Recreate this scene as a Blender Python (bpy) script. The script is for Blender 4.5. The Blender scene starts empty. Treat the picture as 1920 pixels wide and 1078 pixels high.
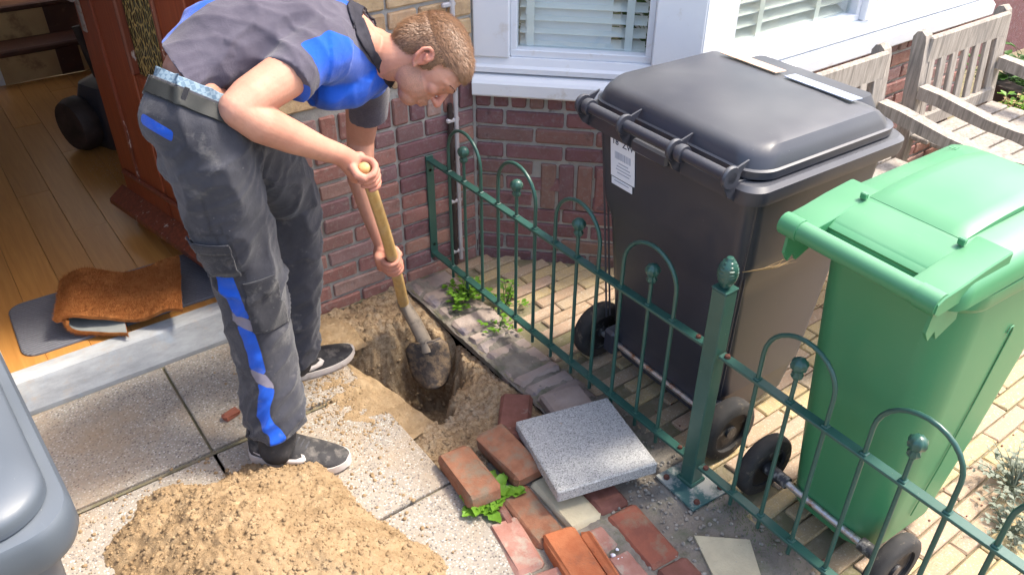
import bpy, bmesh, math, random
import numpy as np
from mathutils import Vector, Matrix, noise
R = math.radians
scene = bpy.context.scene
col = scene.collection
# ------------------------------------------------------------------ camera
cd = bpy.data.cameras.new('camera'); cam = bpy.data.objects.new('camera', cd); col.objects.link(cam)
cd.sensor_width = 36; cd.lens = 1537.2/1920*36; cd.clip_start = .02; cd.clip_end = 500
cr = Vector((0.8047, -0.5937, 0.0047)); cu = Vector((0.3306, 0.4546, 0.8271)); cf = Vector((0.4931, 0.6640, -0.5621))
m = Matrix((cr, cu, -cf)).transposed().to_4x4(); m.translation = Vector((-1.5618, -2.3366, 1.7424)); cam.matrix_world = m
scene.camera = cam
# ------------------------------------------------------------------ sky, sun, exposure
SUN = Vector((.50, -.18, .85)).normalized()
w = bpy.data.worlds.new('World'); scene.world = w; w.use_nodes = True
nt = w.node_tree; nt.nodes.clear()
sky = nt.nodes.new('ShaderNodeTexSky'); sky.sky_type = 'NISHITA'; sky.sun_disc = False
sky.sun_elevation = math.asin(SUN.z); sky.sun_rotation = math.atan2(SUN.x, SUN.y)
sky.air_density = 1.0; sky.dust_density = 4.0; sky.ozone_density = .6
bg = nt.nodes.new('ShaderNodeBackground'); bg.inputs['Strength'].default_value = .15
wo = nt.nodes.new('ShaderNodeOutputWorld'); nt.links.new(sky.outputs[0], bg.inputs[0]); nt.links.new(bg.outputs[0], wo.inputs[0])
sl = bpy.data.lights.new('sun', 'SUN'); sl.energy = 1.9; sl.angle = R(10); sl.color = (1, .93, .80)
so = bpy.data.objects.new('sun', sl); col.objects.link(so); so.rotation_euler = SUN.to_track_quat('Z', 'Y').to_euler()
scene.render.engine = 'CYCLES'
scene.view_settings.view_transform = 'Standard'; scene.view_settings.look = 'None'
scene.view_settings.exposure = 1.68; scene.view_settings.gamma = 1
rnd = random.Random(7)
# ------------------------------------------------------------------ object helpers
def tag(o, label=None, cat=None, group=None, kind=None):
    if label: o['label'] = label
    if cat: o['category'] = cat
    if group: o['group'] = group
    if kind: o['kind'] = kind
    return o
def empty(name, loc=(0, 0, 0), rz=0, label=None, cat=None, group=None, kind=None, parent=None):
    o = bpy.data.objects.new(name, None); col.objects.link(o); o.location = loc; o.rotation_euler = (0, 0, rz)
    o.empty_display_size = .05
    if parent: o.parent = parent
    return tag(o, label, cat, group, kind)
def link(name, me, mat=None, parent=None, loc=None, rot=None):
    o = bpy.data.objects.new(name, me); col.objects.link(o)
    if mat and len(me.materials) == 0: me.materials.append(mat)
    if parent: o.parent = parent
    if loc is not None: o.location = loc
    if rot is not None: o.rotation_euler = rot
    return o
def copy_tree(o, parent=None):
    c = o.copy(); col.objects.link(c)
    if parent: c.parent = parent
    for ch in [x for x in o.children]: copy_tree(ch, c)
    return c
def rring(cx, cy, a, b, r, n=6):
    """rounded rectangle, 4*(n+1) points"""
    pts = []
    r = min(r, a, b)
    for k, (sx, sy) in enumerate(((1, 1), (-1, 1), (-1, -1), (1, -1))):
        for i in range(n+1):
            t = math.pi/2*(k+i/n)
            pts.append((cx+sx*(a-r)+r*math.cos(t), cy+sy*(b-r)+r*math.sin(t)))
    return pts
class M:
    def __init__(s): s.v = []; s.f = []; s.mi = []; s.cur = 0
    def add(s, vs, fs):
        n = len(s.v); s.v += [tuple(p) for p in vs]
        for f in fs: s.f.append(tuple(i+n for i in f)); s.mi.append(s.cur)
        return s
    def box(s, c, d, bev=0, rot=None, taper=None):
        x, y, z = (q/2 for q in d)
        if bev <= 0:
            vs = [(i*x, j*y, k*z) for k in (-1, 1) for j in (-1, 1) for i in (-1, 1)]
            fs = [(0, 2, 3, 1), (4, 5, 7, 6), (0, 1, 5, 4), (2, 6, 7, 3), (0, 4, 6, 2), (1, 3, 7, 5)]
        else:
            b = min(bev, x*.9, y*.9, z*.9); vs = []; idx = {}
            for k in (-1, 1):
                for j in (-1, 1):
                    for i in (-1, 1):
                        idx[(i, j, k)] = len(vs)
                        vs += [(i*x, j*(y-b), k*(z-b)), (i*(x-b), j*y, k*(z-b)), (i*(x-b), j*(y-b), k*z)]
            I = lambda i, j, k, a: idx[(i, j, k)]+a
            fs = []
            for q in (-1, 1):
                fs.append([I(q, -1, -1, 0), I(q, 1, -1, 0), I(q, 1, 1, 0), I(q, -1, 1, 0)][::q])
                fs.append([I(-1, q, -1, 1), I(-1, q, 1, 1), I(1, q, 1, 1), I(1, q, -1, 1)][::q])
                fs.append([I(-1, -1, q, 2), I(1, -1, q, 2), I(1, 1, q, 2), I(-1, 1, q, 2)][::q])
            for p in (-1, 1):
                for q in (-1, 1):
                    fs.append([I(p, q, -1, 0), I(p, q, -1, 1), I(p, q, 1, 1), I(p, q, 1, 0)][::p*q])
                    fs.append([I(p, -1, q, 0), I(p, 1, q, 0), I(p, 1, q, 2), I(p, -1, q, 2)][::p*q])
                    fs.append([I(-1, p, q, 1), I(-1, p, q, 2), I(1, p, q, 2), I(1, p, q, 1)][::p*q])
                    for t in (-1, 1):
                        fs.append([I(t, p, q, 0), I(t, p, q, 1), I(t, p, q, 2)][::t*p*q])
        out = []
        for p in vs:
            if taper: k = 1+(taper-1)*(p[2]/z*.5+.5); p = (p[0]*k, p[1]*k, p[2])
            v = Vector(p)
            if rot is not None: v = rot @ v
            out.append(v+Vector(c))
        return s.add(out, fs)
    def beam(s, a, b, wd, th, bev=0, up=(0, 0, 1)):
        a = Vector(a); b = Vector(b); d = b-a; L = d.length; z = d.normalized(); u = Vector(up)
        x = u.cross(z)
        if x.length < 1e-4: x = Vector((1, 0, 0)).cross(z)
        x.normalize(); y = z.cross(x)
        return s.box((a+b)/2, (wd, th, L), bev, Matrix((x, y, z)).transposed())
    def tube(s, pts, rad, n=8, cap=True, squash=1):
        pts = [Vector(p) for p in pts]; rs = rad if isinstance(rad, (list, tuple)) else [rad]*len(pts)
        rings = []; prev = None
        for i, p in enumerate(pts):
            t = (pts[min(i+1, len(pts)-1)]-pts[max(i-1, 0)]).normalized()
            if prev is None:
                x = t.cross(Vector((0, 0, 1)))
                if x.length < .1: x = t.cross(Vector((0, 1, 0)))
                x.normalize()
            else:
                x = (prev-t*prev.dot(t)).normalized()
            prev = x; y = t.cross(x)
            rings.append([p+(x*math.cos(2*math.pi*k/n)+y*math.sin(2*math.pi*k/n)*squash)*rs[i] for k in range(n)])
        return s.loft(rings, cap, cap)
    def loft(s, rings, cap0=True, cap1=True):
        n = len(rings[0]); vs = [q for r in rings for q in r]; fs = []
        for i in range(len(rings)-1):
            for k in range(n):
                k2 = (k+1) % n; fs.append((i*n+k, i*n+k2, (i+1)*n+k2, (i+1)*n+k))
        if cap0: fs.append(tuple(range(n))[::-1])
        if cap1: fs.append(tuple((len(rings)-1)*n+k for k in range(n)))
        return s.add(vs, fs)
    def lathe(s, prof, c, n=16, axis='z'):
        rings = []
        for r, h in prof:
            ring = []
            for k in range(n):
                t = 2*math.pi*k/n; a, b = r*math.cos(t), r*math.sin(t)
                ring.append(Vector(c)+(Vector((a, b, h)) if axis == 'z' else Vector((b, h, a)) if axis == 'y' else Vector((h, a, b))))
            rings.append(ring)
        return s.loft(rings)
    def prism(s, poly, z0, z1):
        n = len(poly); vs = [(x, y, z0) for x, y in poly]+[(x, y, z1) for x, y in poly]
        fs = [tuple(range(n))[::-1], tuple(range(n, 2*n))]+[(k, (k+1) % n, n+(k+1) % n, n+k) for k in range(n)]
        return s.add(vs, fs)
    def grid(s, nu, nv, fn):
        vs = [fn(i/(nu-1), j/(nv-1)) for j in range(nv) for i in range(nu)]
        fs = [(j*nu+i, j*nu+i+1, (j+1)*nu+i+1, (j+1)*nu+i) for j in range(nv-1) for i in range(nu-1)]
        return s.add(vs, fs)
    def mesh(s, name, smooth=None):
        me = bpy.data.meshes.new(name); me.from_pydata(s.v, [], s.f)
        bm = bmesh.new(); bm.from_mesh(me); bmesh.ops.recalc_face_normals(bm, faces=bm.faces); bm.to_mesh(me); bm.free()
        if any(s.mi): me.polygons.foreach_set('material_index', s.mi)
        if smooth is not None:
            me.polygons.foreach_set('use_smooth', [True]*len(me.polygons))
            if smooth < 180:
                bm = bmesh.new(); bm.from_mesh(me)
                for e in bm.edges:
                    if len(e.link_faces) == 2 and e.calc_face_angle(0) > R(smooth): e.smooth = False
                bm.to_mesh(me); bm.free()
        me.update(); return me
    def build(s, name, mat=None, parent=None, smooth=None, loc=None, rot=None):
        me = s.mesh(name, smooth)
        for q in (mat if isinstance(mat, (list, tuple)) else [mat]): me.materials.append(q)
        return link(name, me, None, parent, loc, rot)
# ------------------------------------------------------------------ materials
class N:
    def __init__(s, name):
        s.m = bpy.data.materials.new(name); s.m.use_nodes = True; s.t = s.m.node_tree; s.b = s.t.nodes['Principled BSDF']; s.out = s.t.nodes['Material Output']
        s.tc = s.new('ShaderNodeTexCoord'); s.oi = None
        s.co = s.tc.outputs['Object']
    def new(s, k, **kw):
        n = s.t.nodes.new(k)
        for a, b in kw.items(): setattr(n, a, b)
        return n
    def L(s, a, b): s.t.links.new(a, b)
    def setin(s, sock, v):
        if hasattr(v, 'is_output'): s.L(v, sock)
        else: sock.default_value = v
    def rand(s):
        if not s.oi: s.oi = s.new('ShaderNodeObjectInfo')
        return s.oi.outputs['Random']
    def shift(s):
        """offset the coordinates by the object's random number so copies differ"""
        c = s.new('ShaderNodeVectorMath', operation='SCALE'); c.inputs[0].default_value = (37, 23, 51); s.L(s.rand(), c.inputs['Scale'])
        a = s.new('ShaderNodeVectorMath', operation='ADD'); s.L(s.co, a.inputs[0]); s.L(c.outputs[0], a.inputs[1]); s.co = a.outputs[0]; return s
    def map(s, sc=(1, 1, 1), rot=(0, 0, 0)):
        n = s.new('ShaderNodeMapping'); n.inputs['Scale'].default_value = sc; n.inputs['Rotation'].default_value = rot; s.L(s.co, n.inputs[0]); return n.outputs[0]
    def noise(s, scale, detail=3, rough=.55, co=None, dist=0):
        n = s.new('ShaderNodeTexNoise'); n.inputs['Scale'].default_value = scale; n.inputs['Detail'].default_value = detail; n.inputs['Roughness'].default_value = rough
        n.inputs['Distortion'].default_value = dist; s.L(co or s.co, n.inputs['Vector']); return n.outputs['Fac']
    def voro(s, scale, out='Distance', feat='F1', co=None, rnd=1):
        n = s.new('ShaderNodeTexVoronoi', feature=feat); n.inputs['Scale'].default_value = scale; n.inputs['Randomness'].default_value = rnd; s.L(co or s.co, n.inputs['Vector']); return n.outputs[out]
    def ramp(s, fac, stops, interp='LINEAR'):
        n = s.new('ShaderNodeValToRGB'); n.color_ramp.interpolation = interp; e = n.color_ramp.elements
        while len(e) < len(stops): e.new(.5)
        for k, (p, c) in enumerate(stops):
            e[k].position = p; e[k].color = (c, c, c, 1) if isinstance(c, (int, float)) else (*c[:3], 1)
        s.L(fac, n.inputs[0]); return n.outputs[0]
    def mix(s, fac, a, b, mode='MIX'):
        n = s.new('ShaderNodeMix', data_type='RGBA', blend_type=mode)
        for sock, v in ((n.inputs[0], fac), (n.inputs[6], a), (n.inputs[7], b)):
            if hasattr(v, 'is_output'): s.L(v, sock)
            elif isinstance(v, (int, float)) and sock != n.inputs[0]: sock.default_value = (v, v, v, 1)
            elif sock == n.inputs[0]: sock.default_value = v
            else: sock.default_value = (*v[:3], 1)
        return n.outputs[2]
    def math(s, op, a, b=0, c=None):
        n = s.new('ShaderNodeMath', operation=op); s.setin(n.inputs[0], a); s.setin(n.inputs[1], b)
        if c is not None: s.setin(n.inputs[2], c)
        return n.outputs[0]
    def attr(s, name):
        n = s.new('ShaderNodeAttribute'); n.attribute_name = name; return n.outputs['Fac']
    def bump(s, h, strength=.3, dist=.002, prev=None):
        n = s.new('ShaderNodeBump'); n.inputs['Strength'].default_value = strength; n.inputs['Distance'].default_value = dist; s.L(h, n.inputs['Height'])
        if prev: s.L(prev, n.inputs['Normal'])
        s.L(n.outputs[0], s.b.inputs['Normal']); return n.outputs[0]
    def fin(s, color, rough=.7, metal=0, spec=.5):
        s.setin(s.b.inputs['Base Color'], color if hasattr(color, 'is_output') else (*color[:3], 1)); s.setin(s.b.inputs['Roughness'], rough)
        s.b.inputs['Metallic'].default_value = metal; s.b.inputs['Specular IOR Level'].default_value = spec; return s.m
def dirtmat(name, c1, c2, scale=8, rough=.7, bscale=80, bump=.3, dist=.001, spec=.4, c3=None, s3=30, t3=.62, metal=0, shift=True, d=4):
    n = N(name)
    if shift: n.shift()
    c = n.mix(n.ramp(n.noise(scale, d), [(.35, 0), (.65, 1)]), c1, c2)
    if c3: c = n.mix(n.ramp(n.noise(s3, 5, .65), [(t3-.03, 0), (t3+.13, .9)]), c, c3)
    if bump: n.bump(n.noise(bscale, 4, .6), bump, dist)
    return n.fin(c, rough, metal, spec)
def brickmat(name, pal, dark=(.03, .026, .028), darkt=.66, dust=(.42, .38, .34), dustt=.68, bumpd=.003):
    n = N(name); n.shift()
    base = n.ramp(n.rand(), [(i/(len(pal)-1), c) for i, c in enumerate(pal)])
    c = n.mix(n.ramp(n.noise(22, 4, .6), [(.3, .0), (.75, 1)]), base, n.mix(.5, base, (.16, .085, .07)))
    c = n.mix(n.ramp(n.noise(14, 3, .5), [(darkt, 0), (darkt+.12, .75)]), c, dark)
    c = n.mix(n.ramp(n.noise(60, 6, .75), [(dustt-.16, 0), (dustt+.04, .65)]), c, dust)
    h = n.math('ADD', n.noise(130, 5, .7), n.math('MULTIPLY', n.noise(35, 3, .5), 1.2))
    n.bump(h, .9, bumpd); return n.fin(c, .9, 0, .2)
MT = {}
MT['brick'] = brickmat('brick_red', [(.40, .19, .15), (.29, .14, .13), (.44, .24, .18), (.24, .14, .15), (.38, .19, .16), (.34, .16, .135), (.40, .27, .23), (.30, .18, .18)])
MT['brick_y'] = brickmat('brick_ochre', [(.58, .41, .22), (.64, .46, .27), (.54, .36, .19), (.62, .41, .24)], dark=(.12, .08, .05), dust=(.55, .46, .34))
MT['brick_p'] = brickmat('brick_purple', [(.20, .10, .11), (.24, .125, .13), (.17, .09, .105), (.26, .12, .12), (.26, .17, .13), (.20, .115, .125)], dust=(.28, .26, .27))
MT['mortar'] = dirtmat('mortar', (.34, .33, .31), (.44, .42, .38), 20, .95, 160, .8, .003, .1, c3=(.14, .13, .12), t3=.6, shift=False)
n = N('paver_yellow'); n.shift()
base = n.ramp(n.rand(), [(0, (.40, .31, .17)), (.25, (.46, .35, .18)), (.5, (.36, .25, .16)), (.75, (.42, .29, .21)), (1, (.34, .27, .17))])
c = n.mix(n.ramp(n.noise(30, 5, .65), [(.4, 0), (.7, .5)]), base, (.28, .24, .19)); c = n.mix(n.ramp(n.noise(170, 3, .7), [(.55, 0), (.7, .7)]), c, (.62, .56, .46))
n.bump(n.noise(180, 4, .7), .6, .002); MT['paver_y'] = n.fin(c, .9, 0, .2)
MT['joint'] = dirtmat('joint_sand', (.24, .20, .14), (.17, .16, .09), 9, .95, 200, .8, .003, .1, c3=(.3, .26, .2), t3=.55, shift=False)
# exposed-aggregate concrete
def aggregate(name, base, base2, cols, sc=165, lim=.42, bump=.6):
    n = N(name); n.shift()
    vc = n.voro(sc, 'Color'); vd = n.voro(sc, 'Distance')
    sep = n.new('ShaderNodeSeparateColor'); n.L(vc, sep.inputs[0])
    peb = n.ramp(sep.outputs[0], [((i+.0)/len(cols), c) for i, c in enumerate(cols)], 'CONSTANT')
    mask = n.math('MULTIPLY', n.ramp(vd, [(lim, 1), (lim+.08, 0)]), n.ramp(sep.outputs[1], [(.10, 0), (.12, 1)]))
    c0 = n.mix(n.noise(5, 5, .6), base, base2)
    c = n.mix(mask, c0, peb)
    c = n.mix(n.ramp(n.noise(2.6, 5, .65), [(.5, 0), (.72, .55)]), c, (.36, .24, .13))
    c = n.mix(n.ramp(n.noise(11, 5, .7), [(.56, 0), (.8, .5)]), c, (.13, .12, .11))
    n.bump(n.math('ADD', mask, n.noise(300, 3, .6)), bump, .0012); return n.fin(c, .8, 0, .35)
MT['slab'] = aggregate('aggregate_slab', (.27, .24, .20), (.34, .30, .25), [(.42, .39, .35), (.14, .12, .11), (.38, .33, .28), (.28, .24, .20), (.50, .47, .43), (.34, .27, .22), (.20, .18, .17), (.40, .37, .32)])
# the sawn granite-like tile, fine salt and pepper
n = N('granite_tile'); vc = n.voro(380, 'Color'); sep = n.new('ShaderNodeSeparateColor'); n.L(vc, sep.inputs[0])
c = n.ramp(sep.outputs[0], [(0, (.17, .17, .165)), (.12, (.33, .33, .32)), (.5, (.41, .405, .39)), (.85, (.52, .515, .50))], 'CONSTANT')
c = n.mix(n.ramp(n.noise(9, 5, .6), [(.42, 0), (.68, .25)]), c, (.46, .44, .43)); c = n.mix(n.ramp(n.noise(30, 5, .7), [(.66, 0), (.72, .7)]), c, (.42, .33, .24))
n.bump(n.noise(420, 3, .6), .4, .001); MT['granite'] = n.fin(c, .75, 0, .4)
# earth and sand
n = N('earth')
hz = n.attr('umber')
c = n.ramp(n.noise(9, 6, .65), [(.3, (.33, .225, .125)), (.5, (.42, .31, .19)), (.7, (.36, .29, .21))])
c = n.mix(n.ramp(n.noise(60, 6, .75), [(.42, 0), (.62, 1)]), c, (.23, .15, .085))
c = n.mix(n.ramp(n.noise(140, 4, .7), [(.62, 0), (.7, .8)]), c, (.55, .47, .36))
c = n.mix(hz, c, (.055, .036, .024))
n.bump(n.noise(220, 6, .75), .9, .004); MT['earth'] = n.fin(c, .95, 0, .15)
n = N('sand'); c = n.ramp(n.noise(14, 6, .7), [(.3, (.26, .175, .095)), (.5, (.35, .245, .14)), (.72, (.42, .31, .19))])
c = n.mix(n.ramp(n.noise(75, 6, .8), [(.34, .7), (.46, 0)]), c, (.22, .14, .075)); c = n.mix(n.ramp(n.noise(40, 3, .6), [(.62, 0), (.72, .6)]), c, (.60, .44, .27))
n.bump(n.noise(190, 6, .8), .9, .005); MT['sand'] = n.fin(c, .95, 0, .15)
MT['grit'] = dirtmat('grit_soil', (.18, .155, .13), (.27, .24, .20), 12, .95, 180, .9, .004, .15, c3=(.12, .13, .08), t3=.57, s3=9, shift=False)
MT['kerb'] = dirtmat('kerb_brick', (.27, .21, .18), (.38, .31, .27), 9, .9, 120, .8, .003, .2, c3=(.16, .15, .19), t3=.58, s3=10)
def paver(name, c1, c2, c3, t3=.58):
    return dirtmat(name, c1, c2, 25, .85, 150, .7, .0025, .25, c3=c3, s3=18, t3=t3)
MT['pv_brown'] = paver('paver_brown', (.22, .095, .055), (.29, .135, .08), (.20, .155, .11), .52)
MT['pv_red'] = paver('paver_red', (.28, .095, .06), (.22, .08, .055), (.22, .16, .11), .55)
MT['pv_orange'] = paver('paver_orange', (.42, .13, .055), (.48, .17, .075), (.28, .12, .07), .58)
MT['pv_pink'] = paver('paver_pink', (.38, .20, .16), (.32, .15, .115), (.36, .31, .25), .50)
MT['pv_yellow'] = paver('paver_buff', (.46, .40, .28), (.52, .46, .32), (.38, .27, .17), .66)
MT['pv_dark'] = paver('paver_dark_red', (.15, .062, .045), (.21, .09, .07), (.28, .22, .19), .62)
MT['white'] = dirtmat('white_paint', (.74, .76, .80), (.80, .82, .84), 5, .4, 40, .12, .0006, .5, c3=(.60, .57, .52), s3=14, t3=.64, shift=False)
MT['cream'] = dirtmat('cream_slat', (.80, .77, .68), (.84, .82, .74), 5, .45, 40, .05, .0005, .5)
MT['slat'] = dirtmat('white_slat', (.80, .81, .80), (.85, .86, .86), 5, .4, 40, .05, .0005, .5)
n = N('threshold_stone'); c = n.mix(n.ramp(n.noise(6, 6, .7, n.map((1, 3, 3))), [(.35, 0), (.65, 1)]), (.28, .285, .29), (.42, .43, .44))
c = n.mix(n.ramp(n.noise(20, 6, .75), [(.55, 0), (.72, .6)]), c, (.40, .32, .24)); c = n.mix(n.ramp(n.noise(9, 4, .6), [(.6, 0), (.7, .5)]), c, (.34, .40, .48))
n.bump(n.noise(120, 4, .6), .3, .001); MT['thresh'] = n.fin(c, .7, 0, .3)
# door varnish, peeling along the arrises
def varnish(name, c1, c2, peel, t, spec=.5):
    n = N(name); g = n.noise(3, 5, .6, n.map((30, 30, 1.2)), .4)
    c = n.mix(n.ramp(g, [(.35, 0), (.65, 1)]), c1, c2); c = n.mix(n.ramp(n.noise(26, 6, .75, n.map((1, 1, .35))), [(t, 0), (t+.03, 1)]), c, peel)
    n.bump(g, .15, .001); return n.fin(c, .33, 0, spec)
MT['door'] = varnish('door_varnish', (.22, .045, .018), (.33, .075, .028), (.24, .10, .06), .70)
MT['door_worn'] = varnish('door_varnish_worn', (.13, .035, .02), (.24, .06, .03), (.50, .40, .34), .60)
n = N('floor_laminate'); n.shift(); g = n.noise(2.2, 5, .65, n.map((26, 1.4, 1)), .6)
c = n.mix(n.ramp(g, [(.3, 0), (.7, 1)]), (.50, .215, .050), (.64, .31, .085)); c = n.mix(n.math('MULTIPLY', n.rand(), .35), c, (.30, .15, .05))
n.bump(g, .1, .0006); MT['floor'] = n.fin(c, .30, 0, .5)
MT['stair_raw'] = dirtmat('raw_pine', (.58, .40, .20), (.46, .30, .15), 5, .7, 60, .3, .001, .3, c3=(.10, .03, .015), t3=.60, s3=4)
MT['stair_dark'] = dirtmat('stair_varnish', (.055, .018, .012), (.09, .035, .02), 6, .45, 60, .3, .001, .5, c3=(.2, .11, .06), t3=.64)
MT['inwall'] = dirtmat('plaster', (.52, .50, .48), (.58, .56, .53), 3, .9, 60, .1, .001, .2)
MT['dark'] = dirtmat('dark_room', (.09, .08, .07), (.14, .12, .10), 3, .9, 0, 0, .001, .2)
# green fence paint
n = N('fence_paint'); n.shift(); c = n.mix(n.noise(20, 3), (.022, .080, .062), (.036, .105, .085))
c = n.mix(n.ramp(n.noise(55, 6, .75), [(.66, 0), (.72, .8)]), c, (.26, .30, .26)); n.bump(n.noise(70, 3), .15, .001); MT['fence'] = n.fin(c, .32, 0, .55)
MT['rust'] = dirtmat('rust', (.15, .06, .045), (.09, .04, .03), 60, .85, 200, .6, .001, .2)
n = N('plate_paint'); c = n.mix(n.ramp(n.noise(14, 5, .7), [(.45, 0), (.58, 1)]), (.035, .10, .10), (.34, .34, .31)); n.bump(n.noise(120, 3), .3, .001); MT['plate'] = n.fin(c, .6, 0, .4)
def plastic(name, c1, c2, dust, rough=.42, dt=.55, b=.10):
    n = N(name); n.shift(); c = n.mix(n.noise(3, 3), c1, c2)
    g = n.new('ShaderNodeNewGeometry'); s = n.new('ShaderNodeSeparateXYZ'); n.L(g.outputs['Normal'], s.inputs[0])
    up = n.ramp(s.outputs[2], [(.2, .12), (.9, 1)])
    dm = n.math('MULTIPLY', n.ramp(n.noise(3.5, 3, .5), [(dt-.25, 0.2), (dt+.25, .7)]), up)
    c = n.mix(dm, c, dust); c = n.mix(n.ramp(n.noise(160, 3, .7), [(.72, 0), (.76, .5)]), c, (.4, .38, .34))
    sc = n.noise(3, 4, .7, n.map((90, 4, 90), (.5, .3, .2)), .3); c = n.mix(n.ramp(sc, [(.68, 0), (.70, .35)]), c, dust)
    n.bump(n.noise(260, 3, .6), b, .0008); return n.fin(c, n.mix(dm, (rough,)*3, (.52,)*3), 0, .5)
MT['bin_black'] = plastic('plastic_anthracite', (.030, .031, .044), (.040, .041, .055), (.17, .175, .18), .34, .62)  # dust grey on upward faces also carries the lid's sky reflection
MT['bin_grey'] = plastic('plastic_grey', (.055, .068, .088), (.07, .085, .105), (.14, .16, .185), .36)
MT['bin_green'] = plastic('plastic_green', (.045, .225, .095), (.058, .25, .11), (.17, .35, .21), .38)
MT['tyre'] = dirtmat('rubber', (.030, .029, .030), (.055, .050, .046), 14, .8, 120, .5, .001, .3, c3=(.22, .18, .13), t3=.62)
MT['rim'] = dirtmat('rim_plastic', (.02, .02, .022), (.05, .05, .055), 10, .4, 60, .2, .001, .5, c3=(.4, .38, .34), t3=.58)
n = N('steel'); c = n.mix(n.ramp(n.noise(40, 5, .7), [(.5, 0), (.65, 1)]), (.62, .62, .62), (.42, .24, .15)); MT['steel'] = n.fin(c, .35, .85, .5)
MT['label'] = dirtmat('label_paper', (.74, .78, .86), (.80, .83, .90), 6, .5, 0, 0, .001, .4, shift=False)
MT['ink'] = dirtmat('ink', (.05, .06, .10), (.07, .08, .13), 6, .6, 0, 0, .001, .3, shift=False)
MT['inkg'] = dirtmat('ink_grey', (.34, .38, .48), (.40, .44, .54), 6, .6, 0, 0, .001, .3, shift=False)
MT['orange_strip'] = dirtmat('orange_sticker', (.62, .40, .27), (.70, .50, .38), 20, .5, 0, 0, .001, .4, shift=False)
n = N('teak'); n.shift(); g = n.noise(3, 6, .7, n.map((22, 22, 2)), .8)
c = n.mix(n.ramp(g, [(.32, 0), (.66, 1)]), (.20, .175, .15), (.44, .39, .34)); c = n.mix(n.ramp(n.noise(5, 4), [(.5, 0), (.75, .5)]), c, (.13, .13, .135)); n.bump(g, .6, .002); MT['teak'] = n.fin(c, .85, 0, .2)
n = N('ash_handle'); g = n.noise(3, 5, .6, n.map((30, 30, 2)), .4); c = n.mix(n.ramp(g, [(.35, 0), (.7, 1)]), (.50, .30, .10), (.60, .40, .17)); c = n.mix(n.ramp(n.noise(14, 4), [(.5, 0), (.75, .5)]), c, (.40, .33, .25)); n.bump(g, .2, .0006); MT['ash'] = n.fin(c, .55, 0, .4)
MT['blade'] = dirtmat('earthy_steel', (.04, .036, .036), (.10, .075, .06), 20, .6, 90, .8, .003, .4, c3=(.24, .165, .10), t3=.48)
MT['socket'] = dirtmat('socket_steel', (.30, .24, .18), (.22, .18, .14), 20, .6, 90, .4, .001, .4, c3=(.10, .085, .07), t3=.55)
def leaf(name, c1, c2):
    n = N(name); c = n.mix(n.rand(), c1, c2); c = n.mix(n.noise(60, 3), c, c2); m = n.fin(c, .5, 0, .4)
    tr = n.new('ShaderNodeBsdfTranslucent'); n.L(c, tr.inputs[0]); mx = n.new('ShaderNodeMixShader'); mx.inputs[0].default_value = .35
    n.L(n.b.outputs[0], mx.inputs[1]); n.L(tr.outputs[0], mx.inputs[2]); n.L(mx.outputs[0], n.out.inputs[0]); return m
MT['leaf'] = leaf('weed_leaf', (.10, .24, .02), (.18, .36, .035)); MT['leaf_dark'] = leaf('shrub_leaf', (.03, .10, .015), (.07, .17, .03)); MT['lav'] = leaf('lavender_leaf', (.15, .18, .13), (.22, .25, .19)); MT['dry'] = leaf('dry_stem', (.35, .22, .10), (.45, .32, .16))
n = N('window_glass'); gl = n.new('ShaderNodeBsdfGlossy'); gl.inputs['Roughness'].default_value = .03; tp = n.new('ShaderNodeBsdfTransparent'); tp.inputs[0].default_value = (.93, .96, .95, 1)
fr = n.new('ShaderNodeLayerWeight'); fr.inputs[0].default_value = .5; f_ = n.math('MULTIPLY_ADD', n.math('POWER', fr.outputs['Facing'], 4), .8, .05); mx = n.new('ShaderNodeMixShader'); n.L(f_, mx.inputs[0]); n.L(tp.outputs[0], mx.inputs[1]); n.L(gl.outputs[0], mx.inputs[2]); n.L(mx.outputs[0], n.out.inputs[0]); MT['glass'] = n.m
n = N('wire_glass'); v = n.voro(70, 'Distance', 'DISTANCE_TO_EDGE', n.map((1, 1, .35))); c = n.mix(n.ramp(v, [(.03, 0), (.12, 1)]), (.45, .33, .12), (.06, .055, .025)); n.bump(v, .8, .004); MT['wireglass'] = n.fin(c, .18, 0, .7)
MT['zinc'] = dirtmat('zinc_pipe', (.45, .43, .44), (.58, .56, .57), 12, .5, 60, .2, .001, .5, c3=(.3, .2, .15), t3=.62, metal=.2)
MT['cable'] = dirtmat('black_pipe', (.03, .022, .02), (.07, .05, .045), 12, .6, 60, .2, .001, .4)
n = N('mat_ribbed'); wv = n.new('ShaderNodeTexWave', wave_type='BANDS', bands_direction='Y'); wv.inputs['Scale'].default_value = 26; wv.inputs['Distortion'].default_value = .15; n.L(n.co, wv.inputs[0])
c = n.mix(n.ramp(wv.outputs['Fac'], [(.3, 0), (.7, 1)]), (.15, .155, .18), (.25, .255, .285)); c = n.mix(n.noise(90, 4, .7), c, (.14, .14, .16)); n.bump(wv.outputs['Fac'], .8, .003); MT['mat'] = n.fin(c, .95, 0, .1)
MT['coir'] = dirtmat('coir', (.30, .105, .03), (.41, .165, .055), 25, .95, 300, .9, .004, .1, c3=(.22, .07, .02), t3=.55, s3=70)
MT['rubber_back'] = dirtmat('rubber_back', (.22, .23, .22), (.30, .31, .30), 10, .7, 60, .3, .001, .3)
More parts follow.
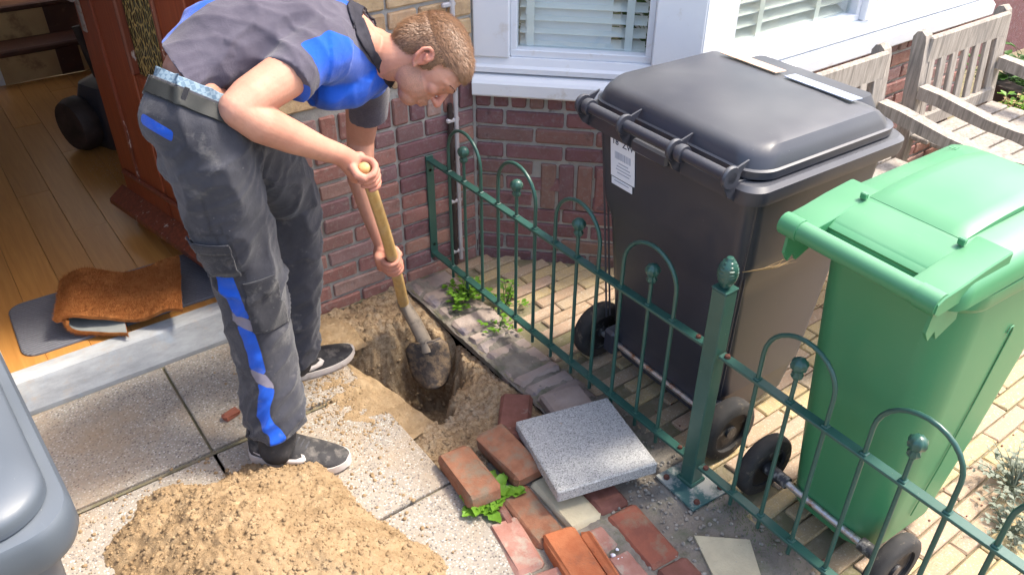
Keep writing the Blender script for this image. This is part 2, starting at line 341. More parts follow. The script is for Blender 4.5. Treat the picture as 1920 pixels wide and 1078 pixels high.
# ------------------------------------------------------------------ ground
def jitter_box(w, d, h, bev, amt, seed, chip=0):
    r = random.Random(seed); q = M().box((0, 0, 0), (w, d, h), bev)
    q.v = [(x+r.uniform(-amt, amt), y+r.uniform(-amt, amt), z+r.uniform(-amt, amt)) for x, y, z in q.v]; return q
_bc = {}
def bmesh_for(w, d, h, bev=.005, amt=.0018, nvar=4, mat=None, key=''):
    k = (round(w, 3), round(d, 3), round(h, 3), rnd.randrange(nvar), key)
    if k not in _bc:
        me = jitter_box(w, d, h, bev, amt, hash(k[:4]) & 1023).mesh('brick_shape'); me.materials.append(mat); _bc[k] = me
    return _bc[k]
DX0, DX1, DY0, DY1 = -.742, -.345, -1.02, -.012      # the dug strip
g = M()
B = 60
for x0, x1, y0, y1 in ((-B, DX0, -B, 0.05), (DX1, B, -B, B), (DX0, DX1, -B, DY0), (DX0, DX1, DY1, .3), (-B, DX0, .05, B)):
    g.add([(x0, y0, 0), (x1, y0, 0), (x1, y1, 0), (x0, y1, 0)], [(0, 1, 2, 3)])
gr = g.build('ground', MT['joint'], loc=(0, 0, -.012)); tag(gr, kind='structure')
# dug bed with the hole, a displaced sheet
def hole_depth(x, y):
    dx, dy = x+.588, y+.445
    a = math.atan2(dy, dx)
    rr = math.hypot(dx/1.0, dy/1.15)/(.172+.016*math.sin(3*a+1)+.012*math.sin(7*a))
    p = Vector((x*9, y*9, 0)); rr += .16*noise.noise(p*1.7)+.07*noise.noise(p*5)
    return rr
nx, ny = 100, 250
me = M(); umber = []
def earth_pt(u, v):
    x = DX0+u*(DX1-DX0); y = DY0+v*(DY1-DY0)
    r = hole_depth(x, y)
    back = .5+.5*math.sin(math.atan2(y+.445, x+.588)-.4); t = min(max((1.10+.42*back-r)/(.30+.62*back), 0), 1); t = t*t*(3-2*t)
    bowl = min(max((2.1-r)/1.3, 0), 1)**1.5*.075
    z = -.012-.20*t-bowl
    edge = min(u, 1-u, v*2.2)*(DX1-DX0)
    e = min(edge/.05, 1)
    f = noise.fractal(Vector((x*14, y*14, 3)), .9, 2.1, 6)*.012+noise.fractal(Vector((x*60, y*60, 8)), .8, 2, 3)*.004
    lump = abs(noise.noise(Vector((x*26, y*26, 5))))*.022
    near = min(max((-.62-y)/.25, 0), 1)
    z += (f+lump)*(.4+.6*e)+(.012 if r > 1.1 else 0)*math.exp(-((r-1.35)/.25)**2)*(1-near*.3)
    z -= (1-e)*.012
    z -= .012*math.exp(-((x-DX1)/.03)**2)
    umber.append(min(1, max(0, t*.70-.10))*(.55+.45*noise.noise(Vector((x*12, y*12, 1)))+.3 if t > .02 else 0))  # earth colour goes darker brown towards the bottom of the hole
    return (x, y, z)
me.grid(nx, ny, earth_pt)
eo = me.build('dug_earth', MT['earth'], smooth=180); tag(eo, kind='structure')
at_ = eo.data.attributes.new('umber', 'FLOAT', 'POINT'); at_.data.foreach_set('value', [min(1, max(0, d)) for d in umber])
# clods and crumbs: uncountable, one object each
def clod_mesh(q, x, y, z, s, seed):
    r = random.Random(seed); a = r.random()*6.3
    pts = []; base = [(0, 0, 1), (.9, 0, .3), (.28, .85, .3), (-.73, .53, .3), (-.73, -.53, .3), (.28, -.85, .3), (.7, .5, -.4), (-.3, .8, -.4), (-.85, 0, -.4), (-.3, -.8, -.4), (.7, -.5, -.4)]
    for p in base:
        k = s*(1+r.uniform(-.3, .3)); X, Y = p[0]*math.cos(a)-p[1]*math.sin(a), p[0]*math.sin(a)+p[1]*math.cos(a)
        pts.append((x+X*k, y+Y*k, z+p[2]*k*.7))
    fs = [(0, 1, 2), (0, 2, 3), (0, 3, 4), (0, 4, 5), (0, 5, 1), (1, 6, 2), (2, 6, 7), (2, 7, 3), (3, 7, 8), (3, 8, 4), (4, 8, 9), (4, 9, 5), (5, 9, 10), (5, 10, 1), (1, 10, 6)]
    q.add(pts, fs)
q = M(); dc = []
for k in range(1500):
    u, v = rnd.random(), rnd.random(); x = DX0+u*(DX1-DX0); y = DY0+v*(DY1-DY0); r = hole_depth(x, y)
    if r < .75 and rnd.random() < .7: continue
    p = earth_pt(u, v); umber.pop(); clod_mesh(q, p[0], p[1], p[2], rnd.choice((.003, .004, .005, .008)), k)
q2 = M()
for k in range(2600):       # scattered on the paving round the hole and the shoes
    a, b = rnd.gauss(0, .11), rnd.gauss(0, .20); x, y = -.83+a, -.38+b
    if x > -.745 or y > .05: continue
    clod_mesh(q2, x, y, .001, rnd.choice((.0010, .0012, .0015, .0018, .0022, .003, .0045) if k % 12 else (.006,)), k+9000)
tag(q2.build('scattered_crumbs', MT['sand'], smooth=180), 'fine crumbs of sand strewn over the slabs round the shoes', 'sand', kind='stuff')
ec = q.build('earth_clods', MT['earth'], smooth=180); tag(ec, 'brown crumbs of dug earth lying round the hole', 'earth', kind='stuff')
ec.data.attributes.new('umber', 'FLOAT', 'POINT')
# loose sand spread over the slabs by the hole
def spread(name, cx, cy, rx, ry, h, mat, label, nx=90, ny=90, rot=0, seed=0, cat='sand'):
    q = M()
    def f(u, v):
        a, b = u*2-1, v*2-1; x = cx+a*rx*math.cos(rot)-b*ry*math.sin(rot); y = cy+a*rx*math.sin(rot)+b*ry*math.cos(rot)
        d = math.hypot(a, b)+.35*noise.fractal(Vector((x*6+seed, y*6, 0)), 1, 2, 5)
        z = h*max(0, 1-d)+noise.fractal(Vector((x*30, y*30, seed)), .9, 2, 5)*.0045-.0025-(.006 if d > .85 else .0)-(.01 if d > 1 else 0)
        return (x, y, z)
    q.grid(nx, ny, f); o = q.build(name, mat, smooth=180); return tag(o, label, cat, kind='stuff')
spread('spilled_sand', -.79, -.50, .10, .24, .0065, MT['sand'], 'thin layer of yellow sand spilled over the slabs beside the hole', rot=.2)
spread('spilled_sand', -.80, -.13, .17, .12, .012, MT['sand'], 'small drift of sand between the back shoe and the brick wall', seed=4)
# paving slabs of exposed aggregate, 50 x 50 cm
pav = M().box((-1.74, -.96, -.035), (2.0, 2.0, .04)).build('terrace', MT['joint']); pav.location.z = 0; tag(pav, kind='structure')
sm = {}
for i, x in enumerate((-.992, -1.492, -1.992, -2.492)):
    for j, y in enumerate((-.215, -.711, -1.208, -1.704)):
        if j == 0: d, yy = .466, -.207
        else: d, yy = .488, y+.002
        key = (d, (i+j) % 2)
        if key not in sm:
            s = jitter_box(.492, d, .04, .003, .0008, i*7+j).mesh('slab_shape'); s.materials.append(MT['slab']); sm[key] = s
        link('slab', sm[key], None, pav, (x+rnd.uniform(-.001, .001), yy, -.020+rnd.uniform(-.0015, .0015)), (0, 0, rnd.uniform(-.004, .004)))
# sand pile
PX, PY = -1.335, -.995
q = M()
def pile_pt(u, v):
    x = -1.78+u*.92; y = -1.48+v*1.03
    dx, dy = (x-PX)/.42, (y-PY)/.47
    a = math.atan2(dy, dx)
    d = math.hypot(dx, dy)*(1+.05*math.sin(3*a)+.04*math.sin(5*a+1))
    d += .16*noise.fractal(Vector((x*5, y*5, 0)), 1, 2, 4)
    d = max(d, 0); h = .185*max(0, 1-d**1.35)
    k = min(1, max(0, (1.02-d)*6))
    n1 = noise.fractal(Vector((x*16, y*16, 2)), .9, 2.1, 6)*.010; n2 = abs(noise.noise(Vector((x*48, y*48, 7))))*.012+abs(noise.noise(Vector((x*110, y*110, 9))))*.007
    return (x, y, h+(n1+n2)*k-(1-k)*.012)
q.grid(190, 215, pile_pt); sp = q.build('sand_pile', MT['sand'], smooth=180); tag(sp, 'heap of dug out yellow sand on the slabs in the foreground', 'sand', kind='stuff')
q = M()
for k in range(6500):
    u, v = rnd.random(), rnd.random(); p = pile_pt(u, v)
    if p[2] < -.004:
        if rnd.random() < .8: continue
        p = (p[0], p[1], .001)
    clod_mesh(q, p[0], p[1], p[2]+.001, rnd.choice((.0016, .002, .0025, .003, .004, .0065)), k)
tag(q.build('sand_crumbs', MT['sand'], smooth=180), 'crumbs and small lumps of moist sand on and round the heap', 'sand', kind='stuff')
# kerb of old bricks along the fence
kb = M().box(((DX1-.165)/2, -.46, -.03), (.178, .93, .032)).build('kerb', MT['grit']); tag(kb, kind='structure')
y = -.02; k = 0
while y > -.92:
    d = rnd.choice((.055, .06, .10)) ; d = min(d, y+.93)
    if d < .04: break
    link('edging_brick', bmesh_for(.17, d-.004, .05, .012, .005, 4, MT['kerb'], 'k'), None, kb, (-.256+rnd.uniform(-.004, .004), y-d/2, -.024+rnd.uniform(-.005, .004)), (rnd.uniform(-.03, .03), rnd.uniform(-.02, .02), rnd.uniform(-.02, .02)))
    y -= d
# gritty strip by the post
gs = M().grid(60, 130, lambda u, v: (-.52+u*.38, -2.3+v*1.37, noise.fractal(Vector((u*9, v*26, 0)), 1, 2, 4)*.004-.004)).build('gravel_strip', MT['grit'], smooth=180); tag(gs, kind='structure')
# small-format courtyard paving, running bond along the house
cy = M().box((1.23, -1.28, -.048), (2.85, 2.5, .03)).build('courtyard_paving', MT['joint']); tag(cy, kind='structure')
bw, bl = .0535, .208
rows = []
for j in range(47):
    y = -.02-bw*(j+.5)
    if y < -2.5: break
    for i in range(-1, 15):
        x = -.175+bl*(i+.5)+(0, bl/2, bl*.25, bl*.75)[j % 4]
        if x < -.175+.095 or x > 2.6: continue
        if y > -max(0, x)*.95-.02 and x < .55: continue          # under the bay
        if y > -.56 and x >= .5: continue
        rows.append((x, y))
cc = Vector((.1, -1.5)); rows.sort(key=lambda p: (Vector(p)-cc).length)
for x, y in rows[:300]:
    link('paver', bmesh_for(bl-.005, bw-.0045, .04, .004, .0015, 6, MT['paver_y'], 'y'), None, cy, (x, y, -.021+rnd.uniform(-.002, .002)), (rnd.uniform(-.008, .008), rnd.uniform(-.008, .008), rnd.uniform(-.01, .01)))
q = M()
for x, y in rows[300:]: q.box((x, y, -.021), (bl-.005, bw-.0045, .04), .004)
if rows[300:]: tag(q.build('paver', MT['paver_y'], cy), kind='stuff')
# soil that has washed over the kerb, the path and the joints: a rough sheet poking through
def dirt_sheet(name, x0, x1, y0, y1, z, amp, label, seed, nx=90, ny=160, fade=.05):
    def f(u, v):
        x, y = x0+(x1-x0)*u, y0+(y1-y0)*v; e = min(u*(x1-x0), (1-u)*(x1-x0), v*(y1-y0), (1-v)*(y1-y0)); e = min(1, e/fade)
        return (x, y, z+noise.fractal(Vector((x*9+seed, y*9, seed)), .9, 2, 5)*amp+noise.fractal(Vector((x*45, y*45, seed)), .9, 2, 4)*.0035-(1-e)*.012)
    return tag(M().grid(nx, ny, f).build(name, MT['grit'], smooth=180), label, 'soil', kind='stuff')
dirt_sheet('kerb_soil', -.352, -.165, -.96, -.0, -.002, .0055, 'dry soil and sand smeared over the kerb bricks along the fence', 3)
dirt_sheet('path_soil', -.80, -.34, -1.75, -.93, -.004, .009, 'grey soil and grit filling the gaps between the path bricks', 9, 130, 190)
# gravel
q = M()
for k in range(1500):
    x, y = rnd.uniform(-.5, -.16), rnd.uniform(-1.75, -.92)
    if rnd.random() > .25+.75*math.exp(-((x+.30)/.12)**2-((y+1.2)/.28)**2): continue
    clod_mesh(q, x, y, .0, rnd.choice((.002, .003, .004, .006)), k)
tag(q.build('gravel', dirtmat('gravel_stone', (.16, .145, .125), (.34, .31, .27), 60, .8, 200, .3, .001, .3, c3=(.48, .45, .40), t3=.60, s3=45), smooth=None), 'grey gravel and grit strewn between the loose bricks and fence', 'gravel', kind='stuff')
q = M()
for k in range(260):
    x, y = rnd.uniform(-.16, 1.6), rnd.uniform(-2.3, -.8)
    clod_mesh(q, x, y, .0, rnd.choice((.0015, .002, .003, .004)), k)
tag(q.build('debris', MT['pv_dark']), 'bits of dirt and leaf lying on the courtyard paving', 'debris', kind='stuff')
# bricks still bedded in the path edge
gp = M().box((-.56, -1.45, -.055), (.46, .9, .03)).build('garden_path', MT['grit']); tag(gp, kind='structure')
def pv(parent, c, d, yaw, mat, tilt=(0, 0), bev=.010, name='brick', amt=.002, seed=0):
    q = jitter_box(d[0], d[1], d[2], bev, amt*1.5, seed)
    return q.build(name, MT[mat], parent, loc=c, rot=(tilt[0], tilt[1], yaw))
H5 = .05
for c, d, yaw, mat in (((-.633, -1.184), (.092, .205), -.09, 'pv_brown'), ((-.530, -1.196), (.10, .205), -.06, 'pv_yellow'), ((-.437, -1.255), (.095, .098), -.10, 'pv_dark'), ((-.443, -1.408), (.098, .195), -.10, 'pv_red'),
                       ((-.727, -1.238), (.086, .18), -.20, 'pv_pink'), ((-.545, -1.355), (.082, .085), -.12, 'pv_pink'), ((-.545, -1.475), (.075, .13), -.12, 'pv_pink'), ((-.735, -1.40), (.09, .12), -.2, 'pv_pink'), ((-.452, -1.56), (.098, .10), -.12, 'pv_dark'), ((-.69, -1.11), (.03, .15), -.2, 'pv_dark')):
    pv(gp, (c[0], c[1], -.016+rnd.uniform(-.003, .003)), (*d, H5), yaw, mat, (rnd.uniform(-.02, .02), rnd.uniform(-.02, .02)), seed=int(abs(c[1]*999)))
# loose bricks on top: things of their own
def loose(c, d, yaw, mat, tilt, label, seed):
    return tag(pv(None, c, d, yaw, mat, tilt, .012, 'loose_brick', .003, seed), label, 'brick', 'loose bricks lifted from the path')
loose((-.708, -.991, .028), (.10, .205, .052), -.10, 'pv_brown', (-.06, -.03), 'reddish brown brick lying nearest the slab edge, above the leafy weed', 1)
loose((-.572, -.996, .030), (.10, .205, .052), -.03, 'pv_brown', (.05, -.06), 'mossy brown brick leaning beside the left edge of the grey tile', 2)
loose((-.468, -.880, .022), (.10, .20, .050), -.72, 'pv_dark', (.0, -.05), 'dark red brick half hidden behind the top left corner of the grey tile', 3)
loose((-.645, -1.372, .012), (.098, .20, .052), -.22, 'pv_orange', (-.08, .02), 'bright orange brick with a split top at the bottom of the path', 4)
loose((-.580, -1.405, .004), (.028, .19, .04), -.20, 'pv_orange', (-.05, .04), 'long thin orange splinter of brick beside the split orange brick', 5)
tag(pv(None, (-1.146, -.338, .010), (.055, .028, .024), .25, 'pv_red', (0, 0), .007, 'brick_fragment', .002, 6), 'small red brick fragment lying on the slab left of the trousers', 'brick')
tg = M().prism([(-.335, -1.49), (-.228, -1.585), (-.31, -1.70), (-.42, -1.78), (-.40, -1.63)], -.03, .004).build('broken_tile', MT['pv_yellow']); tag(tg, 'flat tan piece of broken tile bedded in front of the fence', 'tile')
q = M()
for k in range(9): clod_mesh(q, -.545+rnd.uniform(-.02, .02), -1.425+rnd.uniform(-.02, .02), .006, rnd.uniform(.004, .009), k)
tag(q.build('white_pebbles', MT['label'], smooth=180), 'few white pebbles in the gap between the pink bricks', 'pebbles', kind='stuff')
# grey tile lifted onto the bricks
tile = jitter_box(.30, .30, .040, .004, .0006, 5).build('grey_tile', MT['granite'], loc=(-.398, -1.118, .062), rot=(-.03, .015, -.255)); tag(tile, 'square speckled grey concrete tile tilted on top of the bricks', 'tile')
link_tile = jitter_box(.14, .13, .04, .008, .003, 9).build('tile_fragment', MT['kerb'], loc=(-.285, -.915, .006), rot=(0, 0, -.2)); tag(link_tile, 'pale broken piece of paving behind the far corner of the grey tile', 'tile')

# ------------------------------------------------------------------ house
house = empty('house', (0, 0, 0), 0, 'brick house front with open door, white bay window and brick plinth', 'house')
def course_z(k): return -.035+.065*k          # bottom of course k
def wall(parent, name, L, H, loc, yaw, mats, skip=None, z0=-1, soldier=None, seed=0, starts=None, y0=0):
    """mortar slab in local x (0..L), front at y=.008; every brick is a child, its face proud of the joint"""
    bx = M().box((L/2, .008+.11, H/2-.03), (L, .22, H+.06)).build(name, MT['mortar'], parent, loc=loc, rot=(0, 0, yaw))
    r = random.Random(seed)
    def brick(x, z, w, h, mat):
        o = link('brick', bmesh_for(w, .045, h, .005, .0018, 4, mat, mat.name), None, bx, (x, .020+r.uniform(-.0015, .0015), z), (r.uniform(-.006, .006), 0, r.uniform(-.004, .004)))
    k = 0
    while course_z(k) < H:
        zb = course_z(k)+.010; h = .053
        if soldier and soldier[0]-.02 < zb < soldier[1]: k += 1; continue
        m = mats(zb)
        if starts: edges = starts(k, L)
        else:
            edges = [0]; off = (.11 if k % 2 else .22); edges.append(off)
            while edges[-1] < L: edges.append(edges[-1]+.22)
            edges[-1] = L
            if edges[-1]-edges[-2] < .04: edges.pop(-2)
        hh = min(h, H-zb)
        if hh > .02:
            for a, b in zip(edges, edges[1:]):
                if skip and skip((a+b)/2, zb+hh/2): continue
                if b-a > .02: brick((a+b)/2, zb+hh/2, b-a-.011, hh, m)
        k += 1
    if soldier:
        n_ = round(L/.0655); wd = L/n_
        for i in range(n_):
            zt = min(soldier[1], H)
            brick(wd*(i+.5), (soldier[0]+zt)/2, wd-.012, zt-soldier[0]-.008, mats(soldier[0]) if rnd.random() < .75 else MT['brick_p'])
    return bx
def facade_bond(k, L):
    # straight joint .325 m from the bay corner as in the photograph
    s = L-.325; e = [0]; off = [.06, .17][k % 2]; e.append(off)
    while e[-1]+.22 < s-.05: e.append(e[-1]+.22)
    e.append(s); e.append(s+(.115 if k % 2 else .215)); 
    if k % 2: e.append(s+.225)
    e.append(L); return e
fw = wall(house, 'front_wall', .80, 1.33, (-.80, 0, 0), 0, lambda z: MT['brick_y'] if z > .72 else (MT['brick'] if z < .6 else MT['brick']), soldier=(.622, .722), starts=facade_bond, seed=3)
M().tube([(.006, .012, -.02), (.006, .012, .674)], .013, 8).build('corner_mortar', MT['mortar'], house)
# bay's shade near the corner, put into darker purple bricks
for o in fw.children:
    if o.location.x > .47 and o.location.z < .7 and rnd.random() < (.75 if o.location.x < .7 else .35):
        o.data = bmesh_for(*[round(v, 3) for v in ((o.data.vertices[0].co.x*0)+max(v.co.x for v in o.data.vertices)*2, .045, max(v.co.z for v in o.data.vertices)*2)], .005, .0012, 2, MT['brick_p'], 'swap')
bw_ = empty('bay_window', (0, 0, 0), 0, 'white bay window with slatted blinds above a purple brick plinth', 'bay window')
bay = wall(bw_, 'bay_side_wall', .775, .675, (0, 0, 0), -math.pi/4, lambda z: MT['brick_p'], soldier=(.622, .70), seed=5, skip=lambda x, z: .235 < x < .515 and .225 < z < .42)
for i in range(4): link('brick', bmesh_for(.057, .045, .185, .005, .0018, 3, MT['brick_p'], 'vent'), None, bay, (.275+.068*i, .020, .320))
wall(bw_, 'bay_front_wall', 1.90, .675, (.548, -.548, 0), 0, lambda z: MT['brick'], soldier=(.622, .70), seed=6)
wall(bw_, 'bay_return_wall', .775, .675, (2.448, -.548, 0), math.pi/4, lambda z: MT['brick_p'], seed=7)
M().box((4.5, .12, .6), (3.1, .22, 3.0)).build('side_wall', MT['brick_p'], house)
# upper brickwork above and left of the door, far out of frame: joined
q = M()
for k in range(21, 44):
    z = course_z(k)+.036
    for i in range(-1, 4):
        x0 = max(-.80, -.8+.22*i+(.11 if k % 2 else 0)); x1 = min(0, -.8+.22*(i+1)+(.11 if k % 2 else 0))
        if x1-x0 > .03: q.box(((x0+x1)/2, .020, z), (x1-x0-.011, .045, .053), .005)
up = M().box((-.40, .118, 2.06), (.80, .22, 1.46)).build('upper_wall', MT['mortar'], house); tag(q.build('brick', MT['brick_y'], up), kind='stuff')
M().box((-2.45, .118, 1.38), (1.5, .22, 2.82)).build('left_wall', MT['brick'], house)
M().box((-1.25, .118, 2.45), (.9, .22, .68)).build('lintel', MT['white'], house)
# door frame and threshold
M().box((-1.675, .085, 1.1), (.055, .11, 2.05), .004).build('door_jamb', MT['white'], house)
M().box((-.835, .10, 1.1), (.068, .12, 2.02), .004).build('door_jamb', MT['door'], house)
M().box((-.775, .0, 0), (.01, .01, .01)).build('jamb_trim', MT['door'], house)
th = M(); th.loft([[(x, .040, -.02), (x, .042, .004), (x, .082, .088), (x, .092, .094), (x, .135, .099), (x, .135, -.02)] for x in (-1.70, -.78)])
th.build('threshold', MT['thresh'], house)
# hall interior
hf = M().box((-1.35, 1.5, .06), (1.9, 2.76, .04)).build('hall_floor', MT['dark']); tag(hf, kind='structure')
for i in range(12):
    for j in range(3):
        x = -2.18+.128*(i+.5); y0 = .137+(j-.35*(i % 3))*1.25; y1 = y0+1.25; y0 = max(y0, .137); y1 = min(y1, 2.88)
        if y1-y0 < .05: continue
        link('floor_board', M().box((0, 0, 0), (.1272, y1-y0-.001, .012), .0012).mesh('floor_board'), MT['floor'], hf, (x, (y0+y1)/2, .086))
tag(M().box((-2.25, 1.5, 1.3), (.1, 2.9, 2.5)).build('hall_wall', MT['inwall']), kind='structure')
tag(M().box((-.62, 1.6, 1.3), (.06, 2.9, 2.5)).build('hall_wall', MT['inwall']), kind='structure')
tag(M().box((-1.4, 4.4, 1.3), (1.8, .1, 2.5)).build('hall_wall', MT['inwall']), kind='structure')
tag(M().box((-1.4, 2.1, 2.58), (1.9, 4.7, .06)).build('hall_ceiling', MT['inwall']), kind='structure')
tag(M().box((-1.735, 3.35, 1.3), (1.03, .9, 2.5)).build('hall_partition', MT['inwall']), kind='structure')
tag(M().box((-1.72, 2.892, .15), (1.03, .014, .12), .003).build('skirting', MT['white']), kind='structure')
st = empty('staircase', (-.93, 2.9, .09), 0, 'wooden stairs at the back of the hall, varnish half stripped off', 'stairs')
for i in range(5):
    M().box((0, .2*i, .185*i+.075), (.58, .02, .15)).build('riser', MT['stair_raw'], st)
    M().box((0, .2*i+.09, .185*i+.168), (.58, .245, .034), .008).build('tread', MT['stair_dark'], st)
    M().box((.08+.05*(i % 2), .2*i-.0115, .185*i+.075), (.12+.05*(i % 2), .003, .15)).build('old_varnish_patch', MT['stair_dark'], st)
# door leaf, opened inwards, seen from its outside face
hx, hy = -.88, .12; dvec = Vector((-.165, .85, 0)).normalized(); dyaw = math.atan2(dvec.y, dvec.x)
door = empty('door', (hx, hy, .10), dyaw, parent=house)
DW, DH = .81, 1.98
# local x along the leaf, local +y faces the photographer's left
fr_ = M()
for c, d in (((.095, 0, DH/2), (.19, .044, DH)), ((DW-.17, 0, DH/2), (.34, .044, DH)), ((DW/2-.10, 0, .34), (.30, .043, .68)), ((DW/2-.1, 0, DH-.08), (.30, .043, .16))): fr_.box(c, d, .004)
fr_.build('leaf_frame', MT['door'], door)
M().box((.325, 0, 1.25), (.28, .010, 1.14)).build('wired_glass', MT['wireglass'], door)
for x in (.19, .455): M().box((x, .018, 1.25), (.022, .03, 1.14), .006).build('glazing_bead', MT['door_worn'], door)
M().box((DW-.155, .024, 1.1), (.014, .014, 1.75), .005).build('moulding', MT['door_worn'], door)
M().box((DW/2, .028, .22), (DW-.06, .022, .022), .007).build('moulding', MT['door_worn'], door)
wb = M().loft([[(x, .022, .075), (x, .085, .075), (x, .085, .095), (x, .022, .135)] for x in (-.0, DW+.04)]); wb.build('weather_bar', MT['door_worn'], door)
hd = M().box((DW-.045, .026, .86), (.032, .006, .20), .003).build('handle_plate', MT['steel'], door)
M().tube([(DW-.045, .03, .90), (DW-.045, .07, .90), (DW-.06, .078, .90), (DW-.15, .078, .90)], .009).build('handle', MT['steel'], door, smooth=60)
# bay: sill, frames, panes, blinds
def offs(d, pts=((0, 0), (.548, -.548), (2.448, -.548), (2.996, 0))):
    P_ = [Vector(p) for p in pts]; nrm = []
    for a, b in zip(P_, P_[1:]): t = (b-a).normalized(); nrm.append(Vector((t.y, -t.x)))
    out = []
    for i, p in enumerate(P_):
        if i == 0: n_ = nrm[0]; q_ = p+n_*d
        elif i == len(P_)-1: q_ = p+nrm[-1]*d
        else: b = (nrm[i-1]+nrm[i]).normalized(); q_ = p+b*(d/b.dot(nrm[i]))
        out.append(q_)
    return out
def sweep(prof, name, mat, parent, smooth=None):
    rows_ = [offs(d) for d, z in prof]; q = M()
    q.loft([[(rows_[k][i].x, rows_[k][i].y, prof[k][1]) for k in range(len(prof))] for i in range(4)])
    return q.build(name, mat, parent, smooth)
sweep([(-.10, .676), (.034, .676), (.038, .682), (.038, .722), (.030, .732), (.018, .742), (-.10, .752)], 'sill', MT['white'], bw_)
sweep([(-.10, .753), (.006, .753), (.006, .770), (-.004, .778), (-.012, .802), (-.10, .802)], 'sub_sill', MT['white'], bw_)
sweep([(-.10, 2.05), (.05, 2.05), (.05, 2.30), (-.10, 2.30)], 'head', MT['white'], bw_)
rf = M(); o_ = offs(.08); rf.prism([(p.x, p.y) for p in o_]+[(2.99, .2), (0, .2)], 2.302, 2.36); rf.build('roof', MT['dark'], bw_)
fl_ = M(); o_ = offs(-.14); fl_.prism([(p.x, p.y) for p in o_]+[(2.9, .9), (.1, .9)], .70, .75); fl_.build('window_board', MT['white'], bw_)
def window(origin, yaw, L, xs, mullions, slatmat, nlabel, tapes, curtain=False):
    f = M()
    for a, b in xs: f.box(((a+b)/2, .045, 1.426), (b-a, .09, 1.244), .004)
    wn = f.build('window', MT['white'], bw_, loc=(*origin, 0), rot=(0, 0, yaw))
    for (a, b) in mullions:
        g = M()
        for c, d in (((a+.011, .05, 1.426), (.022, .05, 1.20)), ((b-.011, .05, 1.426), (.022, .05, 1.20)), (((a+b)/2, .05, .815), (b-a, .052, .026)), (((a+b)/2, .05, 2.03), (b-a, .052, .03))): g.box(c, d, .003)
        g.build('frame', MT['white'], wn)
        M().box(((a+b)/2, .060, 1.42), (b-a-.03, .004, 1.2)).build('pane', MT['glass'], wn)
        L_ = b-a-.05; rt = Matrix.Rotation(R(28), 3, 'X')
        me_ = M().box((0, 0, 0), (L_, .046, .0032), .001, rt).mesh('slat'); me_.materials.append(slatmat)
        z = .838
        while z < 2.0:
            link('slat', me_, None, wn, ((a+b)/2, .10, z)); z += .0435
        M().box(((a+b)/2, .10, .818), (L_, .045, .018), .004).build('bottom_rail', slatmat, wn)
        for t in tapes:
            tx = a+t*(b-a)
            M().box((tx, .074, 1.42), (.026, .0015, 1.19)).build('ladder_tape', slatmat, wn)
    return wn
window((0, 0), -math.pi/4, .775, ((0, .126), (.612, .775)), ((.126, .612),), MT['slat'], '', (.13, .83))
window((.548, -.548), 0, 1.90, ((0, .16), (.93, .99), (1.74, 1.90)), ((.16, .93), (.99, 1.74)), MT['cream'], '', (.28, .72))
window((2.448, -.548), math.pi/4, .775, ((0, .16), (.612, .775)), ((.16, .612),), MT['slat'], '', (.5,))
M().box((.30, .02, 1.25), (.30, .012, 1.0), 0, Matrix.Rotation(-math.pi/4, 3, 'Z')).build('net_curtain', MT['label'], bw_).location = (.0, -.17, 0)
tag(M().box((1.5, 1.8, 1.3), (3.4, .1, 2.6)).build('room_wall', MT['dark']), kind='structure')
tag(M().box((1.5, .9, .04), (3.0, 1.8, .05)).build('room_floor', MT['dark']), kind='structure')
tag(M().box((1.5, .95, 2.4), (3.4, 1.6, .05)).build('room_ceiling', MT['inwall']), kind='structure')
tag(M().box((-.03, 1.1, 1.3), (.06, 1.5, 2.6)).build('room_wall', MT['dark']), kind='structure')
# plants on the window board behind the blind
def leafy(name, loc, n_, h, spread_, mat, ls, label=None, cat=None, parent=None, seed=0, up_=.6, group=None, stems=None, part='leaf'):
    r = random.Random(seed); q = M()
    root = empty(name, loc, 0, label, cat, group) if parent is None else parent
    s = M()
    for k in range(n_):
        a = r.uniform(0, 6.283); e = r.uniform(up_*.4, 1.2)*1.0; L = h*r.uniform(.45, 1)
        d = Vector((math.cos(a)*math.cos(e)*spread_, math.sin(a)*math.cos(e)*spread_, math.sin(e)))
        p0 = Vector((r.uniform(-.012, .012), r.uniform(-.012, .012), 0)); p1 = p0+d*L*.6; p2 = p0+d*L+Vector((0, 0, -L*.2))
        s.tube([p0, p1, p2], [.0018, .0014, .0007], 3)
        for t in range(r.randint(3, 6)):
            f = r.uniform(.35, 1); c = p0.lerp(p1, f/.6) if f < .6 else p1.lerp(p2, (f-.6)/.4)
            aa = a+r.choice((-1, 1))*r.uniform(.5, 1.5); w_ = ls*r.uniform(.6, 1.2)
            x = Vector((math.cos(aa), math.sin(aa), r.uniform(-.1, .5))).normalized(); y = x.cross(Vector((0, 0, 1))).normalized(); zc = x.cross(y)*-w_*.12
            q.add([c, c+x*w_*.5+y*w_*.28+zc, c+x*w_*.55, c+x*w_*.5-y*w_*.28+zc, c+x*w_, c+x*w_*.85+y*w_*.14, c+x*w_*.85-y*w_*.14], [(0, 1, 2), (0, 2, 3), (1, 5, 2), (5, 4, 2), (2, 4, 6), (2, 6, 3)])
    tag(q.build(part, MT[mat], root, smooth=180), kind='stuff'); tag(s.build('stem', MT['leaf_dark'] if mat != 'lav' else MT['lav'], root), kind='stuff')
    return root
leafy('window_plant', (.46, .06, .75), 22, .24, 1, 'leaf_dark', .07, 'green leafy pot plant standing behind the side window blind, left', 'plant', seed=1)
leafy('window_plant', (.74, -.12, .75), 22, .24, 1, 'leaf_dark', .06, 'green leafy pot plant standing behind the side window blind, right', 'plant', seed=2)
